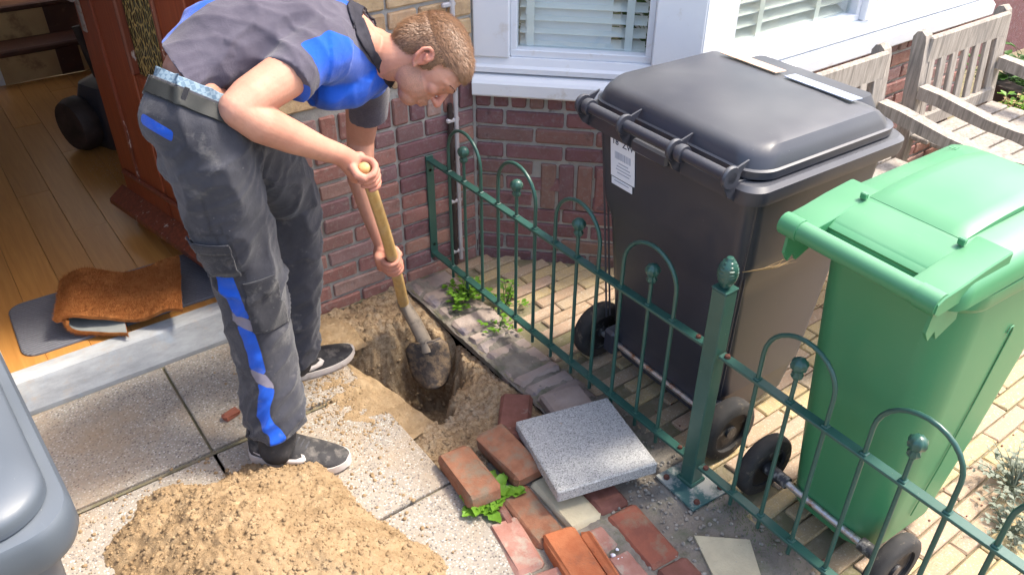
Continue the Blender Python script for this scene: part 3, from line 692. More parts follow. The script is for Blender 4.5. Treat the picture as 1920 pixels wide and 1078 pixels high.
# conduit on the wall
cp = empty('conduit', (-.092, -.02, 0), 0, 'thin pale vertical pipe on the brick wall beside the bay corner', 'pipe')
M().tube([(0, 0, .02), (0, 0, 2.4)], .0085, 10).build('pipe', MT['zinc'], cp, 60)
M().tube([(-.02, .006, .0), (-.021, .006, .30), (-.020, .006, .66)], .010, 8).build('dark_pipe', MT['cable'], cp, 60)
for z in (.06, .28, .60, 1.0): M().box((-.012, .004, z), (.052, .016, .016), .004).build('clip', MT['zinc'], cp)
# ------------------------------------------------------------------ fence
FX = -.203
def finial(q, x, y, z):
    prof = [(.0045, z-.03), (.0045, z-.012), (.011, z-.008), (.014, z), (.010, z+.008), (.0095, z+.010), (.017, z+.018), (.0195, z+.028), (.017, z+.038), (.009, z+.045), (.001, z+.047)]
    rings = []
    for r, h in prof:
        rings.append([(x+r*(1+.09*math.cos(8*2*math.pi*k/24))*math.cos(2*math.pi*k/24), y+r*(1+.09*math.cos(8*2*math.pi*k/24))*math.sin(2*math.pi*k/24), h) for k in range(24)])
    q.loft(rings)
def fence(y0, y1, groups, zt, zb, label, top0=None, bracket=False, tilt=0):
    """y measured from y0 towards the street; groups: (leg, ball, leg)"""
    f = empty('hoop_fence', (FX, y0, 0), 0, label, 'fence', 'green iron hoop fences')
    L = y1-y0
    Z = lambda y, z: z+tilt*y
    for z, nm in ((zt, 'top_rail'), (zb, 'bottom_rail')):
        M().beam((0, 0, Z(0, z)), (0, L, Z(L, z)), .026, .009, .0012).build(nm, MT['fence'], f)
    for a, b, c in groups:
        a, b, c = a-y0, b-y0, c-y0
        h = M(); cy_ = (a+c)/2; r = abs(c-a)/2; zz = zt+.085
        pts = [(0, a, Z(a, zb)-.045), (0, a, Z(a, zz-.02))]+[(0, cy_-(-1 if a > c else 1)*r*math.cos(t*math.pi/14)*(1), Z(cy_, zz)+r*math.sin(t*math.pi/14)) for t in range(0, 15)]+[(0, c, Z(c, zz-.02)), (0, c, Z(c, zb)-.045)]
        h.tube(pts, .0058, 8); h.build('hoop', MT['fence'], f, 60)
        s = M(); s.tube([(0, b, Z(b, zb)-.045), (0, b, Z(b, zt)+.075)], .0055, 8); s.build('bar', MT['fence'], f, 60)
        q = M(); finial(q, 0, b, Z(b, zt)+.085); q.build('finial', MT['fence'], f, 50)
        q = M()
        for y in (a, b, c):
            for z in (zt, zb): q.box((0, y, Z(y, z)+.006), (.018, .016, .007), .002)
        tag(q.build('weld', MT['fence'], f), kind='stuff')
    return f
g1 = [(-.137-.292*i, -.232-.296*i, -.332-.292*i) for i in range(4)]
f1 = fence(-.006, -1.325, g1, .472, .083, 'green hoop fence panel between the house wall and the square post')
M().box((.0, .000, .275), (.030, .008, .425), .001).build('wall_bracket', MT['fence'], f1)
for z in (.12, .43): M().lathe([(.006, 0), (.006, .006), (.002, .008)], (0, -.004, z), 8, 'y').build('bolt', MT['rust'], f1)
M().lathe([(.007, 0), (.006, .006), (.0, .008)], (0, -1.292, .477), 8).build('bolt', MT['rust'], f1)
M().lathe([(.007, 0), (.006, .006), (.0, .008)], (0, -1.292, .088), 8).build('bolt', MT['rust'], f1)
g2 = [(-1.489-.290*i, -1.583-.288*i, -1.680-.290*i) for i in range(4)]
f2 = fence(-1.376, -2.60, g2, .470, .083, 'green hoop fence panel between the square post and the street', tilt=.030)
M().lathe([(.008, 0), (.007, .006), (.0, .008)], (0, -.018, .475), 8).build('bolt', MT['rust'], f2)
M().lathe([(.008, 0), (.007, .006), (.0, .008)], (0, -.018, .088), 8).build('bolt', MT['rust'], f2)
fp = empty('fence_post', (FX, -1.351, 0), 0, 'square green steel fence post with a pine cone finial on a bolted plate', 'fence post')
M().box((0, 0, .335), (.044, .044, .64), .003).build('post', MT['fence'], fp)
M().box((0, 0, .657), (.047, .047, .006), .002).build('cap', MT['fence'], fp)
pc = M(); rings = []
for i in range(19):
    t = i/18; zz = .662+t*.080; r = .0235*(math.sin(math.pi*(.10+.88*t))**.72)
    if i < 2: r = .0115
    rings.append([((r*(1+.10*abs(math.sin(6*math.pi*k/24*1+i*math.pi/2))))*math.cos(2*math.pi*k/24), (r*(1+.10*abs(math.sin(6*math.pi*k/24+i*math.pi/2))))*math.sin(2*math.pi*k/24), zz+(.003 if i % 2 else 0)) for k in range(24)])
pc.loft(rings); pc.build('pine_cone_finial', MT['fence'], fp, 40)
M().box((-.005, -.012, .006), (.135, .150, .008), .001).build('base_plate', MT['plate'], fp, rot=(0, 0, -.06))
M().box((.0, -.0, .016), (.056, .056, .012), .002).build('weld', MT['fence'], fp)
for x, y in ((-.052, .042), (-.050, -.070), (.042, -.072), (.044, .042)): M().lathe([(.009, 0), (.008, .008), (.004, .010)], (x, y, .010), 6).build('bolt', MT['rust'], fp)
# ------------------------------------------------------------------ bins
def txt(name, body, size, mat, parent, loc, rot, align='LEFT', ext=.0003):
    cu = bpy.data.curves.new(name, 'FONT'); cu.body = body; cu.size = size; cu.extrude = max(ext, .0006); cu.align_x = align; cu.resolution_u = 2
    o = bpy.data.objects.new(name, cu); col.objects.link(o); dg = bpy.context.evaluated_depsgraph_get()
    me = bpy.data.meshes.new_from_object(o.evaluated_get(dg)); bpy.data.objects.remove(o); bpy.data.curves.remove(cu)
    me.materials.clear(); me.materials.append(mat); return link(name, me, None, parent, loc, rot)
def ring3(x0, x1, hw, z, r=.045, n=6, slope=0):
    cx = (x0+x1)/2; a = (x1-x0)/2
    return [(x, y, z+slope*(x-x0)) for x, y in rring(cx, 0, a, hw, r, n)]
def wheel(parent, x, y, r, wdt, side, tyre='tyre', rimm='rim', nsp=10):
    t = M(); prof = [(r*.66, -wdt/2), (r*.90, -wdt/2), (r*.98, -wdt*.36), (r, -wdt*.15), (r, wdt*.15), (r*.98, wdt*.36), (r*.90, wdt/2), (r*.66, wdt/2), (r*.64, 0)]
    rings = []
    for a, h in prof: rings.append([(x+a*math.cos(2*math.pi*k/32), y+h, r+a*math.sin(2*math.pi*k/32)) for k in range(32)])
    t.loft(rings+[rings[0]], False, False); wh = t.build('wheel', MT[tyre], parent, 50)
    q = M(); q.lathe([(r*.655, -wdt*.30), (r*.655, wdt*.30), (r*.59, wdt*.30), (r*.59, -wdt*.30)], (x, y, r), 28, 'y')
    q.v = q.v
    for k in range(nsp):
        a = 2*math.pi*k/nsp; d = Vector((math.cos(a), 0, math.sin(a))); c = Vector((x, y, r))
        q.beam(c+d*r*.12, c+d*r*.61, .006, wdt*.42, 0, up=(0, 1, 0))
    q.lathe([(r*.19, -wdt*.45), (r*.19, wdt*.45), (.001, wdt*.45)], (x, y, r), 14, 'y'); q.build('rim', MT[rimm], wh, 40)
    return wh
def black_bin():
    b = empty('wheelie_bin', (-.030, -1.045, 0), R(-2.0), 'tall black wheelie bin with address sticker behind the fence', 'wheelie bin')
    # local x away from the fence, y along the fence; shell lofted in rounded rectangles
    q = M(); rings = []
    for z, x0, x1, hw, r in ((.045, .02, .33, .205, .05), (.055, .0, .345, .215, .05), (.16, -.010, .358, .228, .05), (.165, -.012, .36, .236, .05), (.52, -.045, .395, .252, .045), (.565, -.050, .40, .256, .045), (.62, -.062, .405, .276, .045), (.66, -.066, .41, .280, .045), (.845, -.085, .425, .288, .045), (.85, -.095, .435, .294, .04)):
        rings.append(ring3(x0, x1, hw, z, r, 7))
    q.loft(rings, True, False); body = q.build('body', MT['bin_black'], b, 35)
    # moulded corner rib and low step
    for s in (-1, 1):
        for dx in (.0, .014): M().beam((-.022+dx, s*.240, .18), (-.060+dx, s*.280, .84), .004, .006, .001).build('rib', MT['bin_black'], b)
    q = M(); q.loft([ring3(-.125, .455, .318, .852, .05, 7), ring3(-.128, .458, .321, .866, .05, 7), ring3(-.128, .458, .321, .888, .05, 7), ring3(-.118, .448, .311, .898, .05, 7), ring3(-.10, .43, .29, .898, .05, 7), ring3(-.085, .415, .275, .86, .05, 7)], False, False)
    q.loft([ring3(-.125, .455, .318, .852, .05, 7), ring3(-.09, .43, .29, .850, .05, 7)], False, False); q.build('rim_collar', MT['bin_black'], b, 35)
    # lid
    q = M(); rings = []
    for z, ins, r in ((.902, .0, .07), (.904, -.006, .07), (.922, -.006, .07), (.925, .0, .07), (.946, .006, .072), (.958, .012, .074), (.965, .022, .078), (.969, .036, .08), (.972, .10, .07), (.974, .15, .07), (.975, .20, .05)):
        x0, x1, hw = -.100+ins, .435-ins, .295-ins
        rg = ring3(x0, x1, max(hw, .03), z, r, 7)
        rings.append([(x, y, zz+(.014*math.sin(min(1, max(0, (x+.1)/.53))*math.pi) if ins > .02 else 0)-(.05*max(0, (x-.33))/.1*(1 if ins > .005 else .0)*.5)) for x, y, zz in rg])
    q.loft(rings, True, True); lid = q.build('lid', MT['bin_black'], b, 24)
    # raised field on the lid and grip moulding at the front
    q = M(); q.loft([ring3(.375, .462, .20, .905, .02, 4), ring3(.372, .466, .205, .93, .02, 4), ring3(.378, .455, .19, .962, .02, 4)], True, True); q.build('lid_grip', MT['bin_black'], lid, 35)
    q = M()
    M().box((.325, .115, .9868), (.045, .20, .0022), 0, Matrix.Rotation(.07, 3, 'Y')).build('sticker_strip', MT['orange_strip'], lid)
    M().box((.325, -.120, .9868), (.045, .21, .0022), 0, Matrix.Rotation(.07, 3, 'Y')).build('sticker_strip', MT['inkg'], lid)
    # handle with four brackets
    q = M(); q.tube([(-.150, -.268, .920), (-.150, .268, .920)], .0145, 14); q.build('handle', MT['bin_black'], b, 60)
    for y in (-.262, -.085, .095, .262):
        q = M(); th_ = .005
        q.prism([(-.05, 0)], 0, 0) if False else None
        prof = [(-.096, .950), (-.155, .934), (-.165, .929), (-.172, .915), (-.166, .895), (-.150, .870), (-.118, .850), (-.080, .846), (-.080, .90), (-.135, .905)]
        q.loft([[(x, y+t, z) for x, z in prof] for t in (-th_/2, th_/2)])
        q.lathe([(.026, -.006), (.028, 0), (.026, .006)], (-.150, y, .920), 18, 'y')
        q.build('handle_bracket', MT['bin_black'], b, 30)
    for y, hw in ((.178, 0), (-.17, 0)):
        q = M(); q.lathe([(.021, -.010), (.023, 0), (.021, .010)], (-.150, y+.06, .920), 16, 'y'); q.build('collar_ring', MT['bin_black'], b, 40)
    q = M().box((-.118, .01, .872), (.05, .13, .035), .006); q.build('latch', MT['bin_black'], b)
    # sticker with address, flat print
    sn = Matrix.Rotation(-math.atan2(.033, .30), 3, 'Y')
    lb = M().box((0, 0, 0), (.0015, .098, .150)).build('address_sticker', MT['label'], b, loc=(-.0815, .166, .786), rot=(0, R(-6.0), 0))
    rt = (R(90), 0, R(-90))
    txt('sticker_text', '18  ZW', .027, MT['ink'], lb, (-.0012, .042, .028), rt)
    q = M(); r = random.Random(4); y = .030
    while y > -.034: wd = r.choice((.0012, .002, .003)); q.box((-.0012, y, -.004), (.0006, wd, .022)); y -= wd+r.choice((.0015, .0025))
    for k, (ln, zz) in enumerate(((.04, -.026), (.055, -.036), (.062, -.046), (.05, -.056))): q.box((-.0012, -.004, zz), (.0006, ln, .0032))
    q.build('sticker_print', MT['inkg'], lb); M().box((-.0012, 0, .048), (.0006, .094, .001)).build('sticker_line', MT['inkg'], lb)
    lb2 = M().box((0, 0, 0), (.0015, .086, .022)).build('small_sticker', MT['label'], b, loc=(-.0735, .168, .698), rot=(0, R(-6.0), 0))
    M().box((-.0012, -.0, .004), (.0006, .06, .003)).build('sticker_print', MT['inkg'], lb2)
    # axle and wheels
    M().tube([(-.01, -.30, .095), (-.01, .30, .095)], .010, 10).build('axle', MT['steel'], b, 60)
    q = M(); q.box((.0, .212, .10), (.07, .05, .09), .01); q.box((.0, -.212, .10), (.07, .05, .09), .01); q.build('axle_housing', MT['bin_black'], b)
    for s in (-1, 1): wheel(b, -.01, s*.283, .098, .052, s)
    return b
black_bin()
def green_bin():
    b = empty('wheelie_bin', (-.035, -1.680, 0), R(-3), 'bright green wheelie bin standing behind the fence, closest to the street', 'wheelie bin')
    b.scale = (1, .88, 1)
    q = M(); rings = []
    for z, x0, x1, hw, r in ((.040, -.02, .27, .135, .08), (.052, -.035, .29, .148, .085), (.30, -.05, .32, .168, .085), (.55, -.068, .35, .182, .085), (.80, -.088, .375, .192, .08), (.862, -.095, .38, .196, .07)): rings.append(ring3(x0, x1, hw, z, r, 8))
    q.loft(rings, True, False); q.build('body', MT['bin_green'], b, 40)
    q = M(); q.loft([ring3(-.105, .39, .203, .835, .07, 8), ring3(-.12, .405, .212, .852, .07, 8), ring3(-.12, .405, .212, .880, .07, 8), ring3(-.09, .38, .192, .880, .06, 8), ring3(-.09, .38, .190, .85, .06, 8)], False, False); q.build('rim_collar', MT['bin_green'], b, 40)
    # lid: arched plate
    q = M(); rings = []
    def lz(x, y): return .930+.040*math.sin(min(1, max(0, (x+.18)/.60))*math.pi*.92)-.9*max(0, abs(y)-.13)**2
    for ins, dz, r in ((-.008, -.05, .04), (-.008, -.020, .04), (.0, -.006, .04), (.012, 0, .04), (.06, .002, .03), (.12, .003, .02), (.18, .003, .015)):
        rings.append([(x, y, lz(x, y)+dz) for x, y in rring((-.165+.385)/2, 0, .275-ins, .205-ins, r, 8)])
    q.loft(rings, True, True); lid = q.build('lid', MT['bin_green'], b, 50)
    # raised middle panel, its edge the long groove in the photograph
    q = M(); nx_, ny_ = 18, 12
    def pan(u, v, k): x = -.055+u*.41; y = -.118+v*.236; return (x, y, lz(x, y)+k)
    for k0, k1 in ((.004, .004),):
        top = [[pan(i/nx_, j/ny_, .010) for i in range(nx_+1)] for j in range(ny_+1)]
    q.grid(nx_+1, ny_+1, lambda u, v: pan(u, v, .011-.007*(1 if min(u, 1-u) < .02 or min(v, 1-v) < .03 else 0)))
    e = [pan(i/nx_, 0, 0) for i in range(nx_+1)]+[pan(1, j/ny_, 0) for j in range(1, ny_+1)]+[pan(i/nx_, 1, 0) for i in range(nx_-1, -1, -1)]+[pan(0, j/ny_, 0) for j in range(ny_-1, 0, -1)]
    q.loft([[(x, y, z-.006) for x, y, z in e], [(x, y, z+.004) for x, y, z in e]], False, False); q.build('raised_panel', MT['bin_green'], lid, 40)
    # back: ramp down to the slot, arms round to the handle
    q = M(); q.loft([[(-.050, y, .957), (-.050, y, .930), (-.165, y, .905), (-.172, y, .922), (-.160, y, .930)] for y in (-.118, .118)]); q.build('lid_ramp', MT['bin_green'], lid, 30)
    for s in (-1, 1):
        q = M(); prof = [(-.02, .9585), (-.10, .949), (-.16, .938), (-.215, .931), (-.232, .922), (-.234, .904), (-.220, .896), (-.16, .902), (-.02, .915)]
        q.loft([[(x if a_ == 0 else x, s*.161+t, z-a_) for x, z in prof] for t, a_ in ((-.042, .003), (-.039, 0), (.034, 0), (.040, .003))]); q.build('hinge_arm', MT['bin_green'], lid, 35)
        q = M(); q.tube([(-.215, s*.150, .912), (-.215, s*.200, .912)], .024, 14); q.build('hinge_knuckle', MT['bin_green'], lid, 50)
        q = M(); pr = [(-.13, .885), (-.213, .888), (-.216, .845), (-.200, .822), (-.186, .838), (-.172, .815), (-.12, .84)]
        q.loft([[(x, s*.186+t, z) for x, z in pr] for t in (-.004, .004)]); q.build('bracket', MT['bin_green'], b)
        q = M().box((-.070, s*.122, .962), (.012, .016, .014), .002); q.build('clip', MT['bin_green'], lid)
    M().tube([(-.215, -.150, .912), (-.215, .150, .912)], .0215, 16).build('handle', MT['bin_green'], b, 60)
    M().box((-.135, 0, .868), (.02, .33, .03), .004).build('handle_web', MT['bin_green'], b)
    q = M(); r = random.Random(3)
    pts = [(.135, -.190, .70), (.140, -.1915, .715), (.150, -.1915, .715), (.156, -.190, .70), (.145, -.184, .55), (.125, -.172, .30), (.11, -.158, .12)]
    q.tube(pts, .0018, 5); q.build('mould_seam', MT['bin_green'], b, 60)
    # embossed writing on the far corner of the lid
    q = M()
    for k, (ln, dx) in enumerate(((.050, 0), (.065, .011), (.040, .022))):
        x = .30+dx
        for j in range(int(ln/.008)): q.box((x, .175-.008*j-.005*k, lz(x, .17)+.0015), (.006, .0035, .0012))
    tag(q.build('embossed_marks', MT['bin_green'], lid), kind='stuff')
    M().tube([(-.045, -.225, .095), (-.045, .225, .095)], .010, 10).build('axle', MT['steel'], b, 60)
    M().tube([(-.045, -.205, .095), (-.045, -.13, .095)], .018, 12).build('axle_stub', MT['rim'], b, 60)
    M().tube([(-.045, .205, .095), (-.045, .13, .095)], .018, 12).build('axle_stub', MT['rim'], b, 60)
    for s in (-1, 1): wheel(b, -.045, s*.225, .095, .046, s, nsp=8)
    return b
green_bin()
def grey_bin():
    b = empty('wheelie_bin', (-1.892, -1.15, -.012), R(3), 'grey wheelie bin close by at the left edge, only one corner in view', 'wheelie bin')
    q = M(); q.loft([ring3(-.20, .20, .24, .05, .05), ring3(-.245, .255, .30, .86, .05), ring3(-.25, .26, .305, .90, .05)], True, False); q.build('body', MT['bin_grey'], b, 40)
    q = M(); q.loft([ring3(-.27, .285, .335, .885, .06, 10), ring3(-.275, .290, .340, .90, .06, 10), ring3(-.275, .290, .340, .935, .06, 10), ring3(-.27, .285, .335, .945, .06, 10), ring3(-.24, .262, .31, .948, .06, 10)], False, False); q.build('rim_collar', MT['bin_grey'], b, 40)
    q = M(); rings = []
    for ins, z, r in ((0, .950, .07), (0, .966, .07), (.006, .976, .07), (.030, .982, .08), (.045, .986, .09), (.055, 1.000, .10), (.085, 1.008, .12), (.10, 1.012, .13), (.112, 1.024, .13), (.16, 1.034, .10), (.2, 1.037, .07)):
        rings.append(ring3(-.255+ins, .272-ins, .322-ins, z, r, 10))
    q.loft(rings, True, True); q.build('lid', MT['bin_grey'], b, 50)
    M().tube([(.0, .36, .95), (-.0, .36, .95), (.18, .36, .95)], .015, 10).build('handle', MT['bin_grey'], b, 60)
    for s in (-1, 1): wheel(b, s*.26, .22, .10, .05, s)
grey_bin()
# ------------------------------------------------------------------ garden chairs
def chair(x, y, label, w_=.60, left_arm=True):
    c = empty('garden_chair', (x, y, 0), 0, label, 'garden chair', 'weathered teak armchairs under the bay window')
    T = MT['teak']
    def board(name, pts, y_, thk, parent=c):
        q = M(); q.loft([[(y_+t, p[0], p[1]) for p in pts] for t in (-thk/2, thk/2)]); return q.build(name, T, parent, 30)
    for s in (-1, 1):
        xx = s*(w_/2-.025)
        # back post leaning back, rounded top
        pts = [(-.02, 0), (-.07, 0), (-.075, .42), (-.035, .785), (-.028, .81), (-.010, .825), (.008, .82), (.020, .80), (.018, .775), (-.02, .42)]
        board('back_post', [(p[0]+.02, p[1]) for p in pts], xx, .045)
        pts = [(-.52, 0), (-.57, 0), (-.57, .555), (-.52, .555)]
        board('front_leg', pts, xx, .045)
        top = [(-.04, .628), (-.12, .622), (-.22, .605), (-.32, .588), (-.42, .580), (-.52, .584), (-.58, .590), (-.615, .580), (-.628, .560)]
        bot = [(-.615, .535), (-.58, .525), (-.52, .530), (-.42, .545), (-.32, .548), (-.22, .560), (-.12, .575), (-.04, .580)]
        board('armrest', top+bot, xx, .055)
    q = M().box((0, -.012, .755), (w_-.06, .026, .10), .006); q.build('top_rail', T, c)
    M().box((0, -.045, .47), (w_-.06, .026, .06), .005).build('lower_rail', T, c)
    n_ = 7; me_ = M().beam((0, -.045, .49), (0, -.012, .79), .042, .014, .002, up=(1, 0, 0)).mesh('slat')
    me_ = M().box((0, 0, 0), (.042, .014, .26), .002).mesh('back_slat'); me_.materials.append(T)
    for i in range(n_): link('back_slat', me_, None, c, (-(w_-.14)/2+(w_-.14)*i/(n_-1), -.030, .60), (R(-6), 0, 0))
    for i in range(6): M().box((0, -.09-.082*i, .425), (w_-.02, .072, .02), .004).build('seat_slat', T, c)
    M().box((0, -.545, .385), (w_-.09, .026, .06), .004).build('front_rail', T, c)
    return c
chair(1.795, -.80, 'weathered teak armchair, the complete one on the right under the window sill', .64)
chair(.94, -.80, 'weathered teak armchair mostly hidden behind the black bin, on the left under the sill', .64)
# ------------------------------------------------------------------ door mats
q = M(); q.loft([[(x, y, z) for x, y in rring(0, 0, a, b_, .05, 6)] for a, b_, z in ((.335, .170, 0), (.335, .170, .005), (.330, .165, .008))]); q.build('x', MT['mat'])
mo = bpy.data.objects['x']; mo.name = 'ribbed_mat'; mo.location = (-1.262, .352, .0925); mo.rotation_euler = (0, 0, -.02); tag(mo, 'grey ribbed mat with rounded corners flat on the hall floor', 'doormat')
def coir_mat():
    root = empty('coir_mat', (-1.285, .275, .101), R(-16), 'brown coir doormat folded over on the grey mat in the doorway', 'doormat')
    # cross-section along local x: lower flap, fold, upper flap
    path = [Vector(p) for p in ((-.00, .020), (-.06, .016), (-.12, .020), (-.165, .026), (-.190, .042), (-.192, .064), (-.172, .082), (-.12, .092), (-.05, .074), (.03, .050), (.11, .042), (.19, .052), (.245, .046))]
    cat_ = []
    for i in range(len(path)-1):
        for k in range(5):
            t = k/5; p0 = path[max(i-1, 0)]; p1 = path[i]; p2 = path[i+1]; p3 = path[min(i+2, len(path)-1)]
            cat_.append(.5*((2*p1)+(p2-p0)*t+(2*p0-5*p1+4*p2-p3)*t*t+(3*p1-p0-3*p2+p3)*t**3))
    cat_.append(path[-1]); n_ = len(cat_)
    def P_(i, v, off):
        i0 = min(int(i), n_-2); fr_ = i-i0; p = cat_[i0].lerp(cat_[i0+1], fr_); t = (cat_[min(i0+1, n_-1)]-cat_[max(i0-1, 0)]).normalized().lerp((cat_[min(i0+2, n_-1)]-cat_[i0]).normalized(), fr_).normalized(); nn = Vector((-t.y, t.x))
        f = i/(n_-1); lift = 0
        yy = (v-.5)*.27-(.06*(1-f/.45)*(1-v*.6) if f < .45 else 0)
        if f > .42: yy = (v-.5)*(.27+.05*(f-.42)); lift = .055*(v**1.5)*max(0, (f-.45))*2+.012*math.sin(v*5)*f+.02*math.sin(f*7)*(1-v)
        x = p.x+nn.x*off+(.035*(1-v)*(1 if f < .45 else -.2)); return (x, yy+.03*math.sin(f*4)+.02*math.sin(f*11)*(.5-v), p.y+nn.y*off+lift+(.016*noise.noise(Vector((f*6, v*2.5, 1)))*min(1, f*2) if f > .4 else 0))
    nv = 26
    q = M(); q.grid(n_, nv, lambda u, v: P_(round(u*(n_-1)), v, .008)); q.grid(n_, nv, lambda u, v: P_(round(u*(n_-1)), v, -.003))
    a = [P_(i, 0, -.008) for i in range(n_)]+[P_(i, 0, .003) for i in range(n_-1, -1, -1)]
    for v in (0, 1): q.add([P_(i, v, .008) for i in range(n_)]+[P_(i, v, -.003) for i in range(n_)], [(i, i+1, n_+i+1, n_+i) for i in range(n_-1)])
    for i in (0, n_-1): q.add([P_(i, j/(nv-1), .008) for j in range(nv)]+[P_(i, j/(nv-1), -.003) for j in range(nv)], [(j, j+1, nv+j+1, nv+j) for j in range(nv-1)])
    q.build('pile_base', MT['coir'], root, 40)
    q = M(); q.grid(n_, nv, lambda u, v: P_(round(u*(n_-1)), .012+.976*v, -.0045)); q.build('rubber_backing', MT['rubber_back'], root, 40)
    r = random.Random(1); q = M()
    for k in range(34000):
        i = r.random()*(n_-1); v = r.random(); p = Vector(P_(i, v, .007)); p2 = Vector(P_(i, v, .020)); d = (p2-p).normalized()
        side = Vector((r.uniform(-1, 1), r.uniform(-1, 1), r.uniform(-1, 1))); d = (d+side*.45).normalized(); s = d.cross(side).normalized()*.0007
        L_ = r.uniform(.005, .015); pos = p+Vector((r.uniform(-.003, .003), r.uniform(-.003, .003), 0))
        q.add([pos-s, pos+s, pos+d*L_], [(0, 1, 2)])
    tag(q.build('bristle', MT['coir'], root), kind='stuff')
    root.scale = (.88, .92, 1)
    return root
cm = coir_mat()
# the normal of the pile side faces outwards of the fold
# ------------------------------------------------------------------ vacuum cleaner in the dark hall
vc_ = empty('vacuum_cleaner', (-.93, 1.72, .092), R(20), 'dark vacuum cleaner with a round drum on the hall floor behind the door', 'vacuum cleaner')
q = M(); q.loft([[(x, y, z) for x, y in rring(.05, 0, a, b_, .06, 6)] for a, b_, z in ((.10, .10, .0), (.12, .13, .05), (.12, .13, .22), (.10, .11, .30), (.05, .06, .33))]); q.build('body', MT['bin_black'], vc_, 40)
q = M(); q.lathe([(.02, -.06), (.11, -.055), (.125, -.02), (.125, .02), (.10, .05), (.02, .055)], (-.10, .05, .13), 24, 'x'); q.build('drum', MT['cable'], vc_, 40)
q = M(); q.lathe([(.01, -.02), (.10, -.018), (.11, 0), (.10, .01)], (-.035, -.02, .17), 24, 'x'); q.build('disc', MT['bin_grey'], vc_, 40)
M().tube([(.02, .0, .30), (.0, .0, .42), (-.01, .02, .56)], .018, 10).build('hose', MT['cable'], vc_, 60)
q = M(); r = random.Random(8)
for k in range(500):
    x, y = r.gauss(-1.02, .05), r.gauss(1.48, .12); q.add([(x, y, .0925), (x+.003, y+.001, .0945), (x+.001, y+.003, .0925)], [(0, 1, 2)])
tag(q.build('plaster_crumbs', MT['label']), 'pale crumbs and dust on the hall floor in front of the vacuum cleaner', 'dust', kind='stuff')
# ------------------------------------------------------------------ plants
leafy('weed', (-.215, -.235, .0), 30, .10, 1.15, 'leaf', .028, 'low green weed growing at the foot of the fence near the wall', 'weed', seed=11, group='weeds')
leafy('weed', (-.12, -.36, .0), 20, .13, .8, 'leaf', .022, 'pale green weed growing through the paving just behind the fence bars', 'weed', seed=12, group='weeds')
leafy('weed', (-.215, -.455, -.002), 10, .09, 1.15, 'leaf', .020, 'small bright weed on the kerb below the bottom rail', 'weed', seed=15, group='weeds')
# broad-leaved weed between slab and bricks
def rosette(loc, seed, label):
    r = random.Random(seed); root = empty('leafy_weed', loc, 0, label, 'weed')
    for k in range(13):
        a = r.uniform(0, 6.283); L_ = r.uniform(.045, .085); w_ = L_*.52; el = r.uniform(.15, .8); q = M(); nn = 9
        d = Vector((math.cos(a), math.sin(a), 0)); s_ = Vector((-math.sin(a), math.cos(a), 0)); vs = []
        for i in range(nn):
            t = i/(nn-1); wd = w_*math.sin(math.pi*min(1, .12+t*.88))**.7*(.8+.25*((i % 2)))*.5; z = L_*(math.sin(el)*t-.5*t*t*math.sin(el)); c = d*(L_*t*math.cos(el*.5)+.006)+Vector((0, 0, z+.008))
            vs += [c-s_*wd+Vector((0, 0, .004*math.sin(i*2))), c-Vector((0, 0, .004)), c+s_*wd+Vector((0, 0, .004*math.cos(i*2)))]
        q.add(vs, [(3*i+j, 3*i+j+1, 3*i+j+4, 3*i+j+3) for i in range(nn-1) for j in range(2)]); q.build('leaf', MT['leaf'], root, 180, loc=(r.uniform(-.02, .02), r.uniform(-.02, .02), 0))
rosette((-.735, -1.075, 0), 5, 'bright green broad leaved weed between the paving slab and loose bricks')
rosette((-.665, -1.065, 0), 9, 'second clump of lobed green leaves, tight below the reddish brown loose brick')
leafy('lavender', (.50, -1.90, 0), 70, .17, 1.0, 'lav', .020, 'silvery lavender clump growing in the paving at the right edge', 'plant', seed=21)
leafy('lavender', (.34, -1.97, 0), 40, .12, 1.1, 'lav', .018, 'smaller grey lavender sprigs lower down at the right edge', 'plant', seed=22)
def pot_plant(loc, r_, h_, n_, ph, mat, label, seed, ls=.05):
    root = empty('potted_plant', loc, 0, label, 'potted plant')
    M().lathe([(r_*.75, 0), (r_, h_), (r_*1.07, h_), (r_*1.07, h_+.02), (r_*.95, h_+.02), (r_*.9, h_-.01), (.001, h_-.01)], (0, 0, 0), 24).build('pot', MT['cable'], root, 40)
    t = leafy('x', (0, 0, 0), n_, ph, 1, mat, ls, parent=root, seed=seed); 
    for ch in root.children:
        if ch.name.split('.')[0] in ('leaf', 'stem'): ch.location.z = h_
pot_plant((2.42, -.78, 0), .15, .22, 40, .26, 'leaf', 'black pot with a mixed green plant right of the chair', 31)
pot_plant((2.85, -.70, 0), .16, .28, 60, .40, 'leaf_dark', 'bushy green plant in a dark pot behind the chair by the end wall', 32, .06)
leafy('dry_plant', (2.50, -.80, .24), 30, .22, .8, 'dry', .03, 'withered brown stalks standing in the black pot', 'plant', seed=33)
q = M(); q.add([(0, 0, 0), (.03, .008, .004), (.05, 0, .0), (.02, -.012, .003)], [(0, 1, 3), (1, 2, 3)])
tag(q.build('dead_leaf', MT['dry'], loc=(.05, -1.66, .006)), 'single dry leaf on the courtyard paving', 'leaf')
